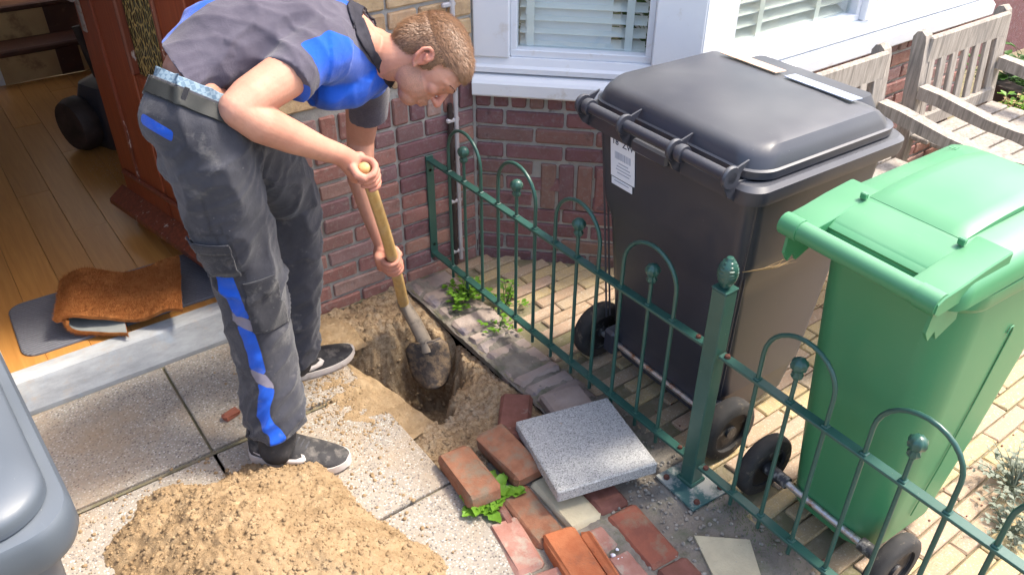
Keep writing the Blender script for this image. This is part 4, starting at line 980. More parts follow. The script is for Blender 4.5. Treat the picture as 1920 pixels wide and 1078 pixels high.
# thin dry wisp caught at the post
# ------------------------------------------------------------------ shovel
S0 = Vector((-0.4618, -0.3450, 0.0000)); G = Vector((-.7215, -.5767, .78)); TIP = Vector((-0.4755, -0.4124, -0.1500))
ax = (G-S0).normalized()
sv = empty('shovel', S0, 0, 'long handled shovel with a pale wooden shaft, blade down in the hole', 'shovel')
gl_ = G-S0+ax*.035
sd = cr.cross(ax).normalized()
pts = []
K0 = Vector((-0.4775, -0.2454, 0.0900))-S0
for i in range(15):
    t = i/14; p = K0.lerp(gl_, t); p = p+Vector((cr.x, cr.y, 0))*(.007*math.sin(math.pi*t)); pts.append(p)
M().tube(pts, [.0195-.0035*(i/14) for i in range(15)], 12).build('shaft', MT['ash'], sv, 60)
lat = ax.cross(cf).normalized()
M().tube([gl_-ax*.02, gl_+ax*.012, gl_+ax*.018], [.017, .0175, .010], 10).build('grip', MT['ash'], sv, 60)
tipd = (TIP-S0)
M().tube([K0+(K0-S0*0)*.0+ax*.03, K0, K0*.45+Vector((0, 0, 0)), tipd*.12, tipd*.32], [.0205, .022, .024, .025, .020], 12).build('socket', MT['socket'], sv, 50)
q = M(); nb = tipd.normalized(); sb = nb.cross(cf).normalized(); nf = sb.cross(nb).normalized()
def blade(u, v):
    L_ = tipd.length*1.05; a = (v-.5)*2; wd = .074*(1-.9*max(0, u-.62)**1.6*2.2)*(.72+.28*min(1, u*8))
    return tuple(tipd*.10+nb*(L_*u*(1-.06*a*a))+sb*(a*wd)+nf*(.026*a*a+.018*math.sin(u*2.6)-.02))
q.grid(20, 15, blade); bo = q.build('blade', MT['blade'], sv, 180)
sf = bo.modifiers.new('s', 'SOLIDIFY'); sf.thickness = .003
M().tube([Vector(blade(0, .0))+nf*.002, Vector(blade(0, .25)), Vector(blade(0, .5))-nf*.0, Vector(blade(0, .75)), Vector(blade(0, 1))], .005, 6).build('tread', MT['blade'], sv, 60)

q = M(); r = random.Random(5)
for k in range(9): q.tube([(FX+.02, -1.375, .705), (FX+.06+.004*k, -1.40-.002*k, .712+r.uniform(-.003, .003)), (FX+.10+r.uniform(0, .04), -1.425+r.uniform(-.01, .01), .722+r.uniform(-.008, .008))], [.0008, .0006, .0002], 3)
tag(q.build('straw', MT['dry'], smooth=180), 'wisp of dry straw caught behind the pine cone finial', 'straw')
q = M(); r = random.Random(15)
for k in range(1500):
    x, y = (r.uniform(.05, .9), r.uniform(-2.5, -1.6)) if k % 2 else (r.gauss(-.19, .03), r.gauss(-1.55, .10))
    j = -.02-.105*round((-.02-y)/.105)
    if k % 2: y = j+r.gauss(0, .004)
    if noise.noise(Vector((x*5, y*5, 2))) < (.05 if k % 2 else -.3): continue
    a = r.uniform(0, 6.28); h = r.uniform(.003, .010); q.add([(x-.001, y, 0), (x+.001, y, 0), (x+.004*math.cos(a), y+.004*math.sin(a), h)], [(0, 1, 2)])
tag(q.build('moss', MT['leaf_dark']), 'low moss and grass in the joints of the paving by the fence', 'moss', kind='stuff')
# ------------------------------------------------------------------ person
def ico(q, c, rad, rot=None, n=12):
    rings = []; c = Vector(c)
    for i in range(1, n):
        t = math.pi*i/n; ring = []
        for k in range(16):
            a = 2*math.pi*k/16; v = Vector((math.sin(t)*math.cos(a)*rad[0], math.sin(t)*math.sin(a)*rad[1], math.cos(t)*rad[2]))
            if rot is not None: v = rot @ v
            ring.append(c+v)
        rings.append(ring)
    q.loft(rings)
def chain(q, balls, ext=True):
    """balls: (point, radius); tapered capsules"""
    for (a, ra), (b, rb) in zip(balls, balls[1:]):
        a = Vector(a); b = Vector(b); d = b-a; L_ = d.length
        if L_ < 1e-5: continue
        z = d/L_; x = z.orthogonal().normalized(); y = z.cross(x); rings = []
        for t in (-75, -45, -20): 
            rings.append((a+z*ra*math.sin(R(t)), ra*math.cos(R(t))))
        rings.append((a, ra)); rings.append((b, rb))
        for t in (20, 45, 75): rings.append((b+z*rb*math.sin(R(t)), rb*math.cos(R(t))))
        q.loft([[c+(x*math.cos(2*math.pi*k/24)+y*math.sin(2*math.pi*k/24))*r for k in range(24)] for c, r in rings])
def flesh(q, voxel, smooth=6, fac=.5):
    """fuse overlapping volumes into one continuous surface"""
    me = q.mesh('v'); o = bpy.data.objects.new('v', me); col.objects.link(o)
    rm = o.modifiers.new('r', 'REMESH'); rm.mode = 'VOXEL'; rm.voxel_size = voxel; rm.use_smooth_shade = True
    s = o.modifiers.new('s', 'SMOOTH'); s.iterations = smooth; s.factor = fac
    dg = bpy.context.evaluated_depsgraph_get(); dg.update()
    out = bpy.data.meshes.new_from_object(o.evaluated_get(dg)); bpy.data.objects.remove(o); bpy.data.meshes.remove(me)
    return out
def cut(me, planes):
    """remove what lies on the far side of each plane (point, normal)"""
    bm = bmesh.new(); bm.from_mesh(me)
    for p, nrm, lim in planes:
        gsel = [f for f in bm.faces if lim is None or (lim(f.calc_center_median()) if callable(lim) else (f.calc_center_median()-Vector(lim[0])).length < lim[1])]
        geom = set(gsel)
        for f in gsel: geom.update(f.verts); geom.update(f.edges)
        bmesh.ops.bisect_plane(bm, geom=list(geom), plane_co=p, plane_no=nrm, clear_outer=True)
    bm.to_mesh(me); bm.free(); me.update()
def near_axis(a, b, rr):
    d = (b-a).normalized()
    def f(v):
        if (v-a).dot(d) < .06 or ((v-a)-d*(v-a).dot(d)).length > rr: return False
        ds = 9
        for p, q_ in zip(W, W[1:]):
            p, q_ = Vector(p), Vector(q_); e = q_-p; t = min(1, max(0, (v-p).dot(e)/e.length_squared)); ds = min(ds, (v-(p+e*t)).length)
        return ds > .148
    return f
def smoothall(me): me.polygons.foreach_set('use_smooth', [True]*len(me.polygons)); me.update()
def coords(me):
    a = np.empty(len(me.vertices)*3); me.vertices.foreach_get('co', a); return a.reshape(-1, 3)
def fattr(me, name, vals):
    a = me.attributes.new(name, 'FLOAT', 'POINT'); a.data.foreach_set('value', np.asarray(vals, dtype=np.float32))
def blur(me, vals, n_):
    e = np.empty(len(me.edges)*2, dtype=np.int64); me.edges.foreach_get('vertices', e); e = e.reshape(-1, 2); v = np.array(vals, dtype=float); v = np.clip(v, -.03, .03); d = np.bincount(e.ravel(), minlength=len(v)).astype(float)+1e-9
    for _ in range(n_):
        a = np.bincount(e[:, 0], weights=v[e[:, 1]], minlength=len(v))+np.bincount(e[:, 1], weights=v[e[:, 0]], minlength=len(v)); v = .5*v+.5*a/d
    return v
def V(t): return Vector(t)
hipR = V((-1.0785, -0.4718, 0.9356)); hipL = V((-1.0205, -0.4434, 0.9488))
J = dict(shR=V((-0.7682, -0.4848, 1.1035)), shL=V((-0.5736, -0.3088, 0.9484)), elR=V((-1.0203, -0.5774, 1.0398)), elL=V((-0.5517, -0.1976, 0.7076)), wrR=V((-0.7840, -0.5601, 0.8585)), wrL=V((-0.5838, -0.3480, 0.4129)))
lat_t = (J['shL']-J['shR']).normalized()                # from his right to his left
person = empty('person', (-1.0, -.42, 0), 0, 'man in grey and blue work clothes bending forward, digging a hole with a shovel', 'person')
# --- skin: one continuous body
q = M()
W = [(-1.0786, -0.4550, 1.0265), (-1.0459, -0.4077, 1.0754), (-0.9869, -0.3597, 1.0951), (-0.8696, -0.3356, 1.1019), (-0.7589, -0.3373, 1.0903), (-0.6560, -0.3638, 1.0602), (-0.5844, -0.4018, 1.0426)]
chain(q, list(zip(W, (.068, .076, .088, .095, .10, .10, .06))))
for s in (-1, 1):
    chain(q, [(V(p)+lat_t*s*k, r) for p, r, k in zip(W, (.050, .055, .070, .080, .085, .080, .045), (.02, .03, .05, .055, .055, .055, .055))])
chain(q, [(hipR, .06), ((-1.0599, -0.4738, 0.7717), .055), ((-1.0407, -0.4732, 0.5758), .05), ((-1.0693, -0.5741, 0.2179), .04), ((-1.0959, -0.6138, 0.1121), .035)])
chain(q, [(hipL, .07), ((-0.8282, -0.3041, 0.6417), .05), ((-0.8690, -0.3046, 0.2673), .04), ((-0.8943, -0.3308, 0.1073), .034)])
chain(q, [((-0.6752, -0.4038, 1.0673), .09), (J['shR'], .062), ((-0.8915, -0.5380, 1.0747), .054), ((-0.9832, -0.5644, 1.0522), .049), (J['elR'], .043), ((-0.9763, -0.5857, 0.9975), .046), ((-0.9043, -0.5800, 0.9429), .040), ((-0.8366, -0.5673, 0.8927), .031), (J['wrR'], .027)])
chain(q, [((-0.6310, -0.3333, 1.0116), .08), (J['shL'], .058), ((-0.5545, -0.2361, 0.8020), .050), (J['elL'], .042), ((-0.5818, -0.2302, 0.6071), .041), ((-0.5830, -0.2876, 0.5026), .034), (J['wrL'], .026)])
# neck and head in head axes: hu to the crown, hf to the face, hs to his right (towards the street)
hu = (cr*.90+cu*.34-cf*.10).normalized(); hf = (cr*.30-cu*.93+cf*.28); hf = (hf-hu*hf.dot(hu)).normalized(); hs = hf.cross(hu).normalized()
if hs.dot(cf) > 0: hs = -hs
HC = V((-0.4825, -0.5181, 1.0302))
def H(s, f, u): return HC+hs*s+hf*f+hu*u
HR = Matrix((hs, hf, hu)).transposed()
chain(q, [((-0.5936, -0.3877, 1.0335), .066), (H(0, -.035, -.085), .058), (H(0, -.02, -.03), .06)])
ico(q, H(0, -.012, .030), (.076, .094, .082), HR)                 # cranium
ico(q, H(0, .035, .015), (.066, .062, .072), HR)                  # brow
ico(q, H(0, .042, -.045), (.056, .052, .062), HR)                 # cheeks
ico(q, H(0, .058, -.086), (.036, .034, .028), HR)                 # chin
ico(q, H(.030, .020, -.060), (.030, .052, .040), HR); ico(q, H(-.030, .020, -.060), (.030, .052, .040), HR)   # jaw
chain(q, [(H(0, .090, .012), .0085), (H(0, .103, -.012), .0095), (H(0, .111, -.027), .0112)])     # nose
for s in (-1, 1):
    ico(q, H(s*.010, .101, -.030), (.008, .009, .007), HR)
    chain(q, [(H(s*.008, .094, .024), .009), (H(s*.034, .084, .025), .0085), (H(s*.052, .066, .020), .008)])   # brow ridge
    ico(q, H(s*.036, .066, -.018), (.022, .022, .018), HR)       # cheekbone
chain(q, [(H(-.020, .088, -.056), .0055), (H(0, .098, -.055), .0075), (H(.020, .088, -.056), .0055)])
chain(q, [(H(-.018, .086, -.066), .006), (H(0, .095, -.067), .0085), (H(.018, .086, -.066), .006)])
# ears: rim, lobe and a back plate
for s in (-1, 1):
    E = lambda f, u, o: H(s*(.071+o), f, u)
    loop = [(.012, -.026), (.002, -.022), (-.010, -.008), (-.017, .012), (-.012, .028), (.002, .033), (.014, .024), (.014, .010)]
    chain(q, [(E(f-.012, u-.010, .006+.008*(-f*20 > 0)), .0052) for f, u in loop])
    ico(q, E(-.008, -.005, .0), (.009, .017, .026), HR); ico(q, E(-.004, -.032, .004), (.005, .007, .009), HR)
    chain(q, [(E(-.004, -.006, .012), .004), (E(-.012, .006, .014), .004)])
# hands: palm, four bent fingers and a thumb closed on the shaft
def hand(q, wrist, grip, axis, rh, pdir, flip, scale=1):
    """pdir: from the shaft centre to the back of the hand; fingers go round the shaft; flip sets the side of the index finger"""
    a = axis.normalized(); p = (pdir-a*pdir.dot(a)).normalized(); t = a.cross(p)*flip
    C0 = grip
    palm = C0+p*(rh+.018)
    w0 = Vector(wrist)
    chain(q, [(w0, .027), (w0.lerp(palm, .45), .029), (palm-t*.012, .027)])
    for k in range(4):
        o = (k-1.5)*.0218
        chain(q, [(w0.lerp(palm, .5)+a*o*.6, .018), (palm+a*o*.95-t*.018, .0165), (palm+a*o+t*.012, .0145)])
        rad = (.0092, .0096, .0091, .0082)[k if flip > 0 else 3-k]*scale
        ln = (215, 235, 225, 190)[k if flip > 0 else 3-k]
        pts = []
        R0 = rh+rad*.95
        for j in range(8):
            th = R(18+ln*j/7); rr = R0+(.006 if j == 0 else 0)
            pts.append((C0+a*(o*1.0+.002*math.sin(k*2+j))+(p*math.cos(th)+t*math.sin(th))*rr, rad*(1.08 if j in (0, 3, 5) else 1)*(1-.02*j)))
        chain(q, pts)
    # thumb leaves the side of the palm near the index finger and closes the other way
    b = palm-t*.018+a*.030
    pts = [(w0.lerp(palm, .55)+a*.016, .0155), (b+a*.006-p*.006, .0145)]
    for th, up in ((-62, .040), (-100, .038), (-138, .030)):
        pts.append((C0+a*up+(p*math.cos(R(th))+t*math.sin(R(th)))*(rh+.011), .0118 if th > -130 else .0105))
    chain(q, pts)
GR = V((-0.7023, -0.5675, 0.7967)); GL = S0+(G-S0)*.47; GL = K0+S0+(G-K0-S0)*.40
AX = (G-S0).normalized()
# move the grips onto the shaft
SA = K0+S0; AX = (G-SA).normalized()
def onshaft(p): return SA+AX*((p-SA).dot(AX))
GR = onshaft(GR)+AX*.010
gA = (lat+AX*.15).normalized()
hand(q, J['wrR'], GR, (cr*.25+cu*-.55-cf*.75).normalized()*1.0 if False else AX, .018, (-cr*.45+cu*.75-cf*.45), -1)
hand(q, J['wrL'], GL, AX, .018, (-cr*.75+cu*.10+cf*.35), 1)
skin = flesh(q, .0030, 4, .5)
co = coords(skin)
HCn = np.array(HC); d = co-HCn; hS, hF, hU = d@np.array(hs), d@np.array(hf), d@np.array(hu)
rad_ = np.linalg.norm(d, axis=1)
fattr(skin, 'stub', np.clip(1-np.abs(rad_-.0)*0, 0, 1)*((rad_ < .17) & (hU < -.035+.2*(.05-hF)) & (hF > -.01) & (hU > -.13)).astype(float))
ear = ((np.abs(hS) > .066) & (np.abs(hF+.015) < .035) & (np.abs(hU+.005) < .04)).astype(float)
hnd = np.clip(1-np.minimum(np.linalg.norm(co-np.array(GR), axis=1), np.linalg.norm(co-np.array(GL), axis=1))/.13, 0, 1)
nos = np.clip(1-np.linalg.norm(d-np.array(hf*.118-hu*.02), axis=1)/.04, 0, 1)
fattr(skin, 'red', np.clip(ear*.8+hnd*.7+nos, 0, 1))
smoothall(skin)
n = N('skin'); c = n.mix(n.ramp(n.noise(10, 4, .6), [(.35, 0), (.65, 1)]), (.56, .285, .20), (.46, .215, .15))
c = n.mix(n.math('MULTIPLY', n.attr('red'), .6), c, (.56, .19, .14)); c = n.mix(n.math('MULTIPLY', n.attr('stub'), n.ramp(n.noise(420, 2, .6), [(.3, .15), (.7, .75)])), c, (.30, .17, .12))
c = n.mix(n.ramp(n.noise(38, 4, .7), [(.58, 0), (.72, .35)]), c, (.36, .19, .13))
n.bump(n.math('ADD', n.noise(260, 4, .6), n.math('MULTIPLY', n.noise(60, 3, .5), 1.5)), .35, .0012)
n.b.inputs['Subsurface Weight'].default_value = .12; n.b.inputs['Subsurface Radius'].default_value = (.01, .004, .002); n.b.inputs['Subsurface Scale'].default_value = 1
MT['skin'] = n.fin(c, .6, 0, .35)
pi = person.matrix_basis.inverted() if False else Matrix.Translation(-person.location)
def attach(name, me, mat):
    me.transform(pi); me.materials.clear()
    for m_ in (mat if isinstance(mat, (list, tuple)) else [mat]): me.materials.append(m_)
    return link(name, me, None, person)
body = attach('body', skin, MT['skin'])
# --- hair: shell and strands
q = M(); ico(q, H(0, -.016, .032), (.081, .0985, .084), HR, 16); ico(q, H(0, -.050, -.010), (.068, .066, .070), HR, 14); ico(q, H(0, .026, .050), (.066, .064, .056), HR, 14)
hm = flesh(q, .004, 22, .5)
bm = bmesh.new(); bm.from_mesh(hm); kill = []
def hairy(v):
    d = v-HC; s, f, u = d.dot(hs), d.dot(hf), d.dot(hu)
    line = .058-.30*max(0, -f)-(0 if f > .02 else 0)
    if f > .035: return u > .050+.20*(f-.035)-.0
    if f > .005: return u > .030+(-.055 if abs(s) > .055 and f < .022 else 0)
    if f > -.030: return u > .026 or (u > .0 and f < -.02)
    return u > -.060+.25*(f+.075)
edge_n = lambda v: Vector((noise.noise(v*60), noise.noise(v*60+Vector((9, 0, 0))), noise.noise(v*60+Vector((0, 9, 0)))))*.006
for f in bm.faces:
    c = f.calc_center_median()
    if not hairy(c+edge_n(c)): kill.append(f)
bmesh.ops.delete(bm, geom=kill, context='FACES'); bm.to_mesh(hm)
roots = [(f.calc_center_median().copy(), f.normal.copy()) for f in bm.faces]; bm.free(); smoothall(hm)
n = N('hair'); c = n.mix(n.ramp(n.noise(4, 4, .7, n.map((60, 60, 60))), [(.35, 0), (.65, 1)]), (.12, .06, .035), (.22, .12, .07)); n.bump(n.noise(220, 3, .6), .6, .002); MT['hair'] = n.fin(c, .55, 0, .5)
n = N('hair_strand'); n.co = n.co; c = n.mix(n.noise(420, 2), (.15, .075, .04), (.36, .20, .11)); MT['strand'] = n.fin(c, .42, 0, .5)
hair = attach('hair', hm, MT['hair'])
q = M(); r = random.Random(2)
for k in range(30000):
    c, nn = r.choice(roots); d = c-HC; f, u = d.dot(hf), d.dot(hu)
    c = c+Vector((r.uniform(-1, 1), r.uniform(-1, 1), r.uniform(-1, 1)))*.003
    flow = (hf*1.0+hu*.15 if u > .04 else -hu*1.0-hf*.15); flow = (flow-nn*flow.dot(nn)).normalized()
    L_ = r.uniform(.007, .014)*(1.35 if u > .05 and f > .0 else .75)
    dd = (flow*1.0+nn*r.uniform(.25, .8)+Vector((r.uniform(-1, 1), r.uniform(-1, 1), r.uniform(-1, 1)))*.28).normalized()
    s = dd.cross(nn).normalized()*.00042; e = c+dd*L_*.55; e2 = c+dd*L_+flow*L_*.12-nn*L_*.1
    q.add([c-s, c+s, e+s*.8, e-s*.8, e2], [(0, 1, 2, 3), (3, 2, 4)])
hs_ = q.mesh('strands'); hs_.transform(pi); hs_.transform(Matrix.Identity(4)); hs_.materials.append(MT['strand'])
ho = link('hair_strands', hs_, None, hair); tag(ho, kind='stuff')
# eyes and brows
MT['eye'] = dirtmat('eye', (.10, .06, .05), (.16, .10, .08), 60, .3, 0, 0, .001, .5)
for s in (-1, 1):
    q = M(); ico(q, H(s*.031, .0755, .006), (.0105, .0105, .0105), HR, 8); e = attach('eye', q.mesh('eye', 180), MT['eye'])
    q = M()
    for k in range(70):
        t = r.random(); c = H(s*(.014+.036*t), .098-.020*t*t, .026+.006*math.sin(t*3)); q.tube([c, c+hs*s*.006+hf*.003+hu*.002*r.random()], [.0007, .0002], 3)
    attach('eyebrow', q.mesh('eyebrow'), MT['hair'])
# --- clothing
def folds(me, fn, amp):
    nrm = np.empty(len(me.vertices)*3); me.vertices.foreach_get('normal', nrm); nrm = nrm.reshape(-1, 3); c = coords(me)
    o = np.array([fn(Vector(p)) for p in c])*amp
    c = c+nrm*o[:, None]; me.vertices.foreach_set('co', c.ravel()); me.update()
def ridged(v): return 1-abs(noise.noise(v))*2
# shirt
def flat_tube(q, a, b, ra, rb):
    a, b = V(a), V(b); z = (b-a).normalized(); x = z.orthogonal().normalized(); y = z.cross(x)
    q.loft([[a.lerp(b, t)+(x*math.cos(2*math.pi*k/20)+y*math.sin(2*math.pi*k/20))*(ra+(rb-ra)*t) for k in range(20)] for t in (0, .5, 1)])
q = M()
SP = [((-1.0878, -0.4192, 1.0430), .080), ((-1.0112, -0.3745, 1.0651), .104), ((-0.9320, -0.3484, 1.0853), .122), ((-0.8439, -0.3353, 1.0891), .128), ((-0.7459, -0.3383, 1.0827), .132), ((-0.6574, -0.3657, 1.0567), .118), ((-0.5892, -0.3951, 1.0375), .075)]
for s, k, m_ in ((-1, .075, .93), (0, 0, 1.0), (1, .075, .93)):
    chain(q, [(V(p)+lat_t*s*k*(.62 if i < 2 else .8 if i < 3 else 1 if i < 5 else .7), r_*m_) for i, (p, r_) in enumerate(SP)])
chain(q, [((-0.6775, -0.4069, 1.0617), .095), (J['shR'], .080), ((-0.8191, -0.5080, 1.0937), .074)])
flat_tube(q, (-0.8013, -0.5010, 1.0999), (-0.8871, -0.5458, 1.0659), .074, .067)
chain(q, [((-0.6310, -0.3333, 1.0116), .085), (J['shL'], .074), ((-0.5536, -0.2763, 0.8798), .068)])
flat_tube(q, (-0.5572, -0.2870, 0.8997), (-0.5434, -0.2476, 0.7981), .068, .063)
chain(q, [((-0.7421, -0.4260, 0.9824), .060), ((-0.6682, -0.4278, 0.9740), .060), ((-0.5985, -0.4185, 0.9927), .050)])
shirt = flesh(q, .0058, 6, .5)
hem_p = V((-1.0547, -0.4177, 1.0738)); hem_n = (V((-1.1272, -0.4139, 1.0502))-V((-0.8696, -0.3356, 1.1019))).normalized()
hem_n = (-cr*.78-cu*.62+cf*.05).normalized()
cuffR_p = V((-0.8714, -0.5393, 1.0554)); cuffR_n = (V((-1.0203, -0.5774, 1.0398))-J['shR']).normalized(); cuffR_n = (cuffR_n*1+cr*-.05+cu*-.05).normalized()
cuffL_p = V((-0.5407, -0.2357, 0.7968)); cuffL_n = (J['elL']-J['shL']).normalized()
neck_p = H(0, -.01, -.085)-hu*.028; neck_n = (hu+cf*.0).normalized()
sub = bmesh.new(); sub.from_mesh(shirt); bmesh.ops.subdivide_edges(sub, edges=sub.edges[:0]) ; sub.free()
spine = [V(p) for p, _ in SP]
def along(v):
    best = (9, 0, None); acc = 0
    for a, b in zip(spine, spine[1:]):
        d = b-a; t = min(1, max(0, (v-a).dot(d)/d.length_squared)); dist = (v-(a+d*t)).length
        if dist < best[0]: best = (dist, acc+t*d.length, a+d*t)
        acc += d.length
    return best
backn = (lat_t.cross((spine[4]-spine[1]).normalized())); backn = backn if backn.z > 0 else -backn; backn.normalize()
def shirt_fold(v):
    dist, s, c = along(v); r_ = v-c; ang = math.atan2(r_.dot(lat_t), r_.dot(backn)); t = s
    f1 = ridged(Vector((s*7, ang*1.1, 3)))**3*.9; f2 = ridged(Vector((s*13+ang*1.3, ang*1.5, 8)))**2*.6
    f3 = noise.noise(Vector((s*4, ang*1.2, 1)))*1.3
    dl = max(0, 1-(v-V((-0.9758, -0.5384, 1.0359))).length/.30)
    drag = math.sin(26*(v-V((-0.9758, -0.5384, 1.0359))).dot(cu)+14*(v.dot(cr)))*dl*.0
    return f1+f2+f3-1.0+drag
folds(shirt, shirt_fold, .0075)
cut(shirt, [(hem_p, hem_n, None), (neck_p, neck_n, (HC, .20))])
# seam-line fields, in garment coordinates
co = coords(shirt); zb_, zc_, zs_, za_ = [], [], [], []
shRn, elRn = J['shR'], J['elR']; ua = (elRn-shRn).normalized()
for p in co:
    v = Vector(p); dist, s, c = along(v); r_ = v-c; ang = math.atan2(-r_.dot(lat_t), r_.dot(backn))   # 0 spine, + towards his right, pi belly
    ta = (v-shRn).dot(ua); ra = ((v-shRn)-ua*ta).length
    arm = ta > .02 and ra < .10
    tl = (v-J['shL']).dot((J['elL']-J['shL']).normalized()); rl = ((v-J['shL'])-(J['elL']-J['shL']).normalized()*tl).length
    arml = tl > .03 and rl < .09
    hh = r_.dot(cu)*.97-r_.dot(cr)*.22                     # height above the line of the spine
    yoke = hh-np.interp(s, [0, .08, .15, .23, .31, .40, .47], [.083, .092, .092, .084, .078, .066, .05])
    chest = -.050-hh if s > .15 else -1
    z = max(yoke, chest)
    if arm: z = z*max(0, (ra-.085)/.015)-.02*max(0, min(1, (.10-ra)/.015))
    if abs((v-Vector(neck_p)).dot(neck_n)) < .014: z = -1
    if arm and ra < .088:
        pr = (v-shRn)-ua*ta; dwn = pr.normalized().dot(-cu)
        z = min(dwn*.07-.028, .03-abs(ta-.15)) if ta > .05 else -1
        if ta < .09 and hh < -.062: z = .01
    if arml: z = -1
    zb_.append(z)
fattr(shirt, 'blue', blur(shirt, zb_, 18))
smoothall(shirt)
def cloth(name, base, base2, bump=.25, weave=900, dirt=None, blue=None, extra=None):
    n = N(name); c = n.mix(n.ramp(n.noise(14, 4, .6), [(.35, 0), (.65, 1)]), base, base2)
    if extra: c = extra(n, c)
    if blue:
        f = n.math('GREATER_THAN', n.attr('blue'), 0.0); bl = n.mix(n.noise(12, 4), (.006, .065, .46), (.010, .11, .60)); c = n.mix(f, c, bl)
    if dirt:
        c = n.mix(n.ramp(n.noise(11, 6, .7), [(.56, 0), (.76, .5)]), c, dirt); c = n.mix(n.ramp(n.noise(120, 3, .7), [(.70, 0), (.74, .6)]), c, (.42, .41, .40))
    h = n.math('ADD', n.math('MULTIPLY', n.noise(26, 5, .6, None, .6), 3), n.noise(weave, 1))
    n.bump(h, bump, .004)
    n.b.inputs['Sheen Weight'].default_value = .25; n.b.inputs['Sheen Roughness'].default_value = .5
    return n.fin(c, .9, 0, .2)
MT['shirt'] = cloth('shirt_cloth', (.070, .062, .088), (.10, .09, .12), .35, blue=True)
bm = bmesh.new(); bm.from_mesh(shirt)
bmesh.ops.delete(bm, geom=[f for f in bm.faces if (f.calc_center_median()-HC).length > .27 or (f.calc_center_median()-V(neck_p)).dot(neck_n) < -.05], context='FACES')
bmesh.ops.bisect_plane(bm, geom=list(bm.verts)+list(bm.edges)+list(bm.faces), plane_co=V(neck_p)-neck_n*.020, plane_no=-neck_n, clear_outer=True)
bm.normal_update()
for v in bm.verts: v.co = v.co+v.normal*.002
cme = bpy.data.meshes.new('collar'); bm.to_mesh(cme); bm.free(); smoothall(cme)
MT['collar'] = dirtmat('ribbed_collar', (.028, .027, .036), (.045, .043, .055), 40, .9, 500, .5, .002, .2)
cl0 = attach('shirt_collar', cme, MT['collar']); sd = cl0.modifiers.new('s', 'SOLIDIFY'); sd.thickness = .005; sd.offset = 1
sh = attach('shirt', shirt, MT['shirt'])
so_ = sh.modifiers.new('s', 'SOLIDIFY'); so_.thickness = .004; so_.offset = -1
# trousers
LR = [(V((-1.0886, -0.4980, 0.9848)), .106), (V((-1.0852, -0.5063, 0.9068)), .110), (V((-1.0720, -0.4850, 0.7656)), .107), (V((-1.0487, -0.4697, 0.6262)), .100), (V((-1.0441, -0.4793, 0.5300)), .098), (V((-1.0569, -0.5194, 0.3646)), .088), (V((-1.0727, -0.5613, 0.2301)), .084), (V((-1.0827, -0.6034, 0.1271)), .077), (V((-1.0946, -0.6230, 0.0669)), .074)]
LL = [(V((-1.0218, -0.4174, 0.9607)), .100), (V((-0.9200, -0.3667, 0.8073)), .094), (V((-0.8306, -0.3023, 0.6417)), .085), (V((-0.8413, -0.2943, 0.4638)), .078), (V((-0.8664, -0.3052, 0.2867)), .070), (V((-0.8884, -0.3197, 0.1613)), .064), (V((-0.9003, -0.3307, 0.0666)), .060)]
q = M(); chain(q, LR); chain(q, LL)
PV = [(V((-1.1070, -0.4866, 1.0177)), .092), (V((-1.0728, -0.4660, 1.0542)), .092), (V((-1.0254, -0.4299, 1.1029)), .092)]
chain(q, PV); chain(q, [(p+(hipL-hipR).normalized()*.075, r_) for p, r_ in PV]); chain(q, [(p-(hipL-hipR).normalized()*.02, r_) for p, r_ in PV])
chain(q, [(V((-1.0886, -0.4833, 0.9665)), .10), (V((-1.0135, -0.4661, 0.8927)), .085)])
chain(q, [(V((-1.1193, -0.4520, 0.9765)), .082), (V((-1.1073, -0.4558, 0.8936)), .09)])
trs = flesh(q, .0068, 7, .5)
def limbpar(v, limb):
    best = (9, 0, None, None); acc = 0
    for (a, ra), (b, rb) in zip(limb, limb[1:]):
        d = b-a; t = min(1, max(0, (v-a).dot(d)/d.length_squared)); dist = (v-(a+d*t)).length
        if dist < best[0]: best = (dist, acc+t*d.length, a+d*t, d.normalized())
        acc += d.length
    return best+(acc,)
def tr_fold(v):
    a = limbpar(v, LR); b = limbpar(v, LL); sgn, (dist, s, c, d, L_) = (0, a) if a[0] < b[0] else (5, b)
    r_ = v-c; e1 = d.cross(cf).normalized(); e2 = d.cross(e1); ang = math.atan2(r_.dot(e1), r_.dot(e2)); u = s/L_
    low = max(0, (u-.72)/.28); knee = math.exp(-((u-.45)/.14)**2); top = max(0, 1-u/.25)
    f = ridged(Vector((s*9+sgn, ang*.9+s*3, 2)))**3*(.8+.6*low+.7*knee)
    f += ridged(Vector((s*20+sgn+ang*.8, ang*.8, 6)))**2*(.3+1.3*low+.4*top)
    f += noise.noise(Vector((s*5+sgn, ang, 4)))*1.2
    return f-.9
folds(trs, tr_fold, .0085)
raw = trs.copy()
w_p = V((-1.0892, -0.4343, 1.0595)); w_n = (V((-0.9812, -0.3699, 1.1413))-V((-1.1261, -0.4607, 1.0137))).normalized(); w_n = (cr*.37+cu*.92-cf*.06).normalized()
cut(trs, [(w_p, w_n, (V((-1.0364, -0.4010, 1.1096)), .30)), (V((-1.0763, -0.5997, 0.1370)), V((.10, -.12, -1)).normalized(), (V((-1.0931, -0.6434, 0.0618)), .15)), (V((-0.8872, -0.3267, 0.1184)), V((.15, 0, -1)).normalized(), (V((-0.9005, -0.3424, 0.0527)), .14))])
co = coords(trs); bl_, sm_, pa_ = [], [], []
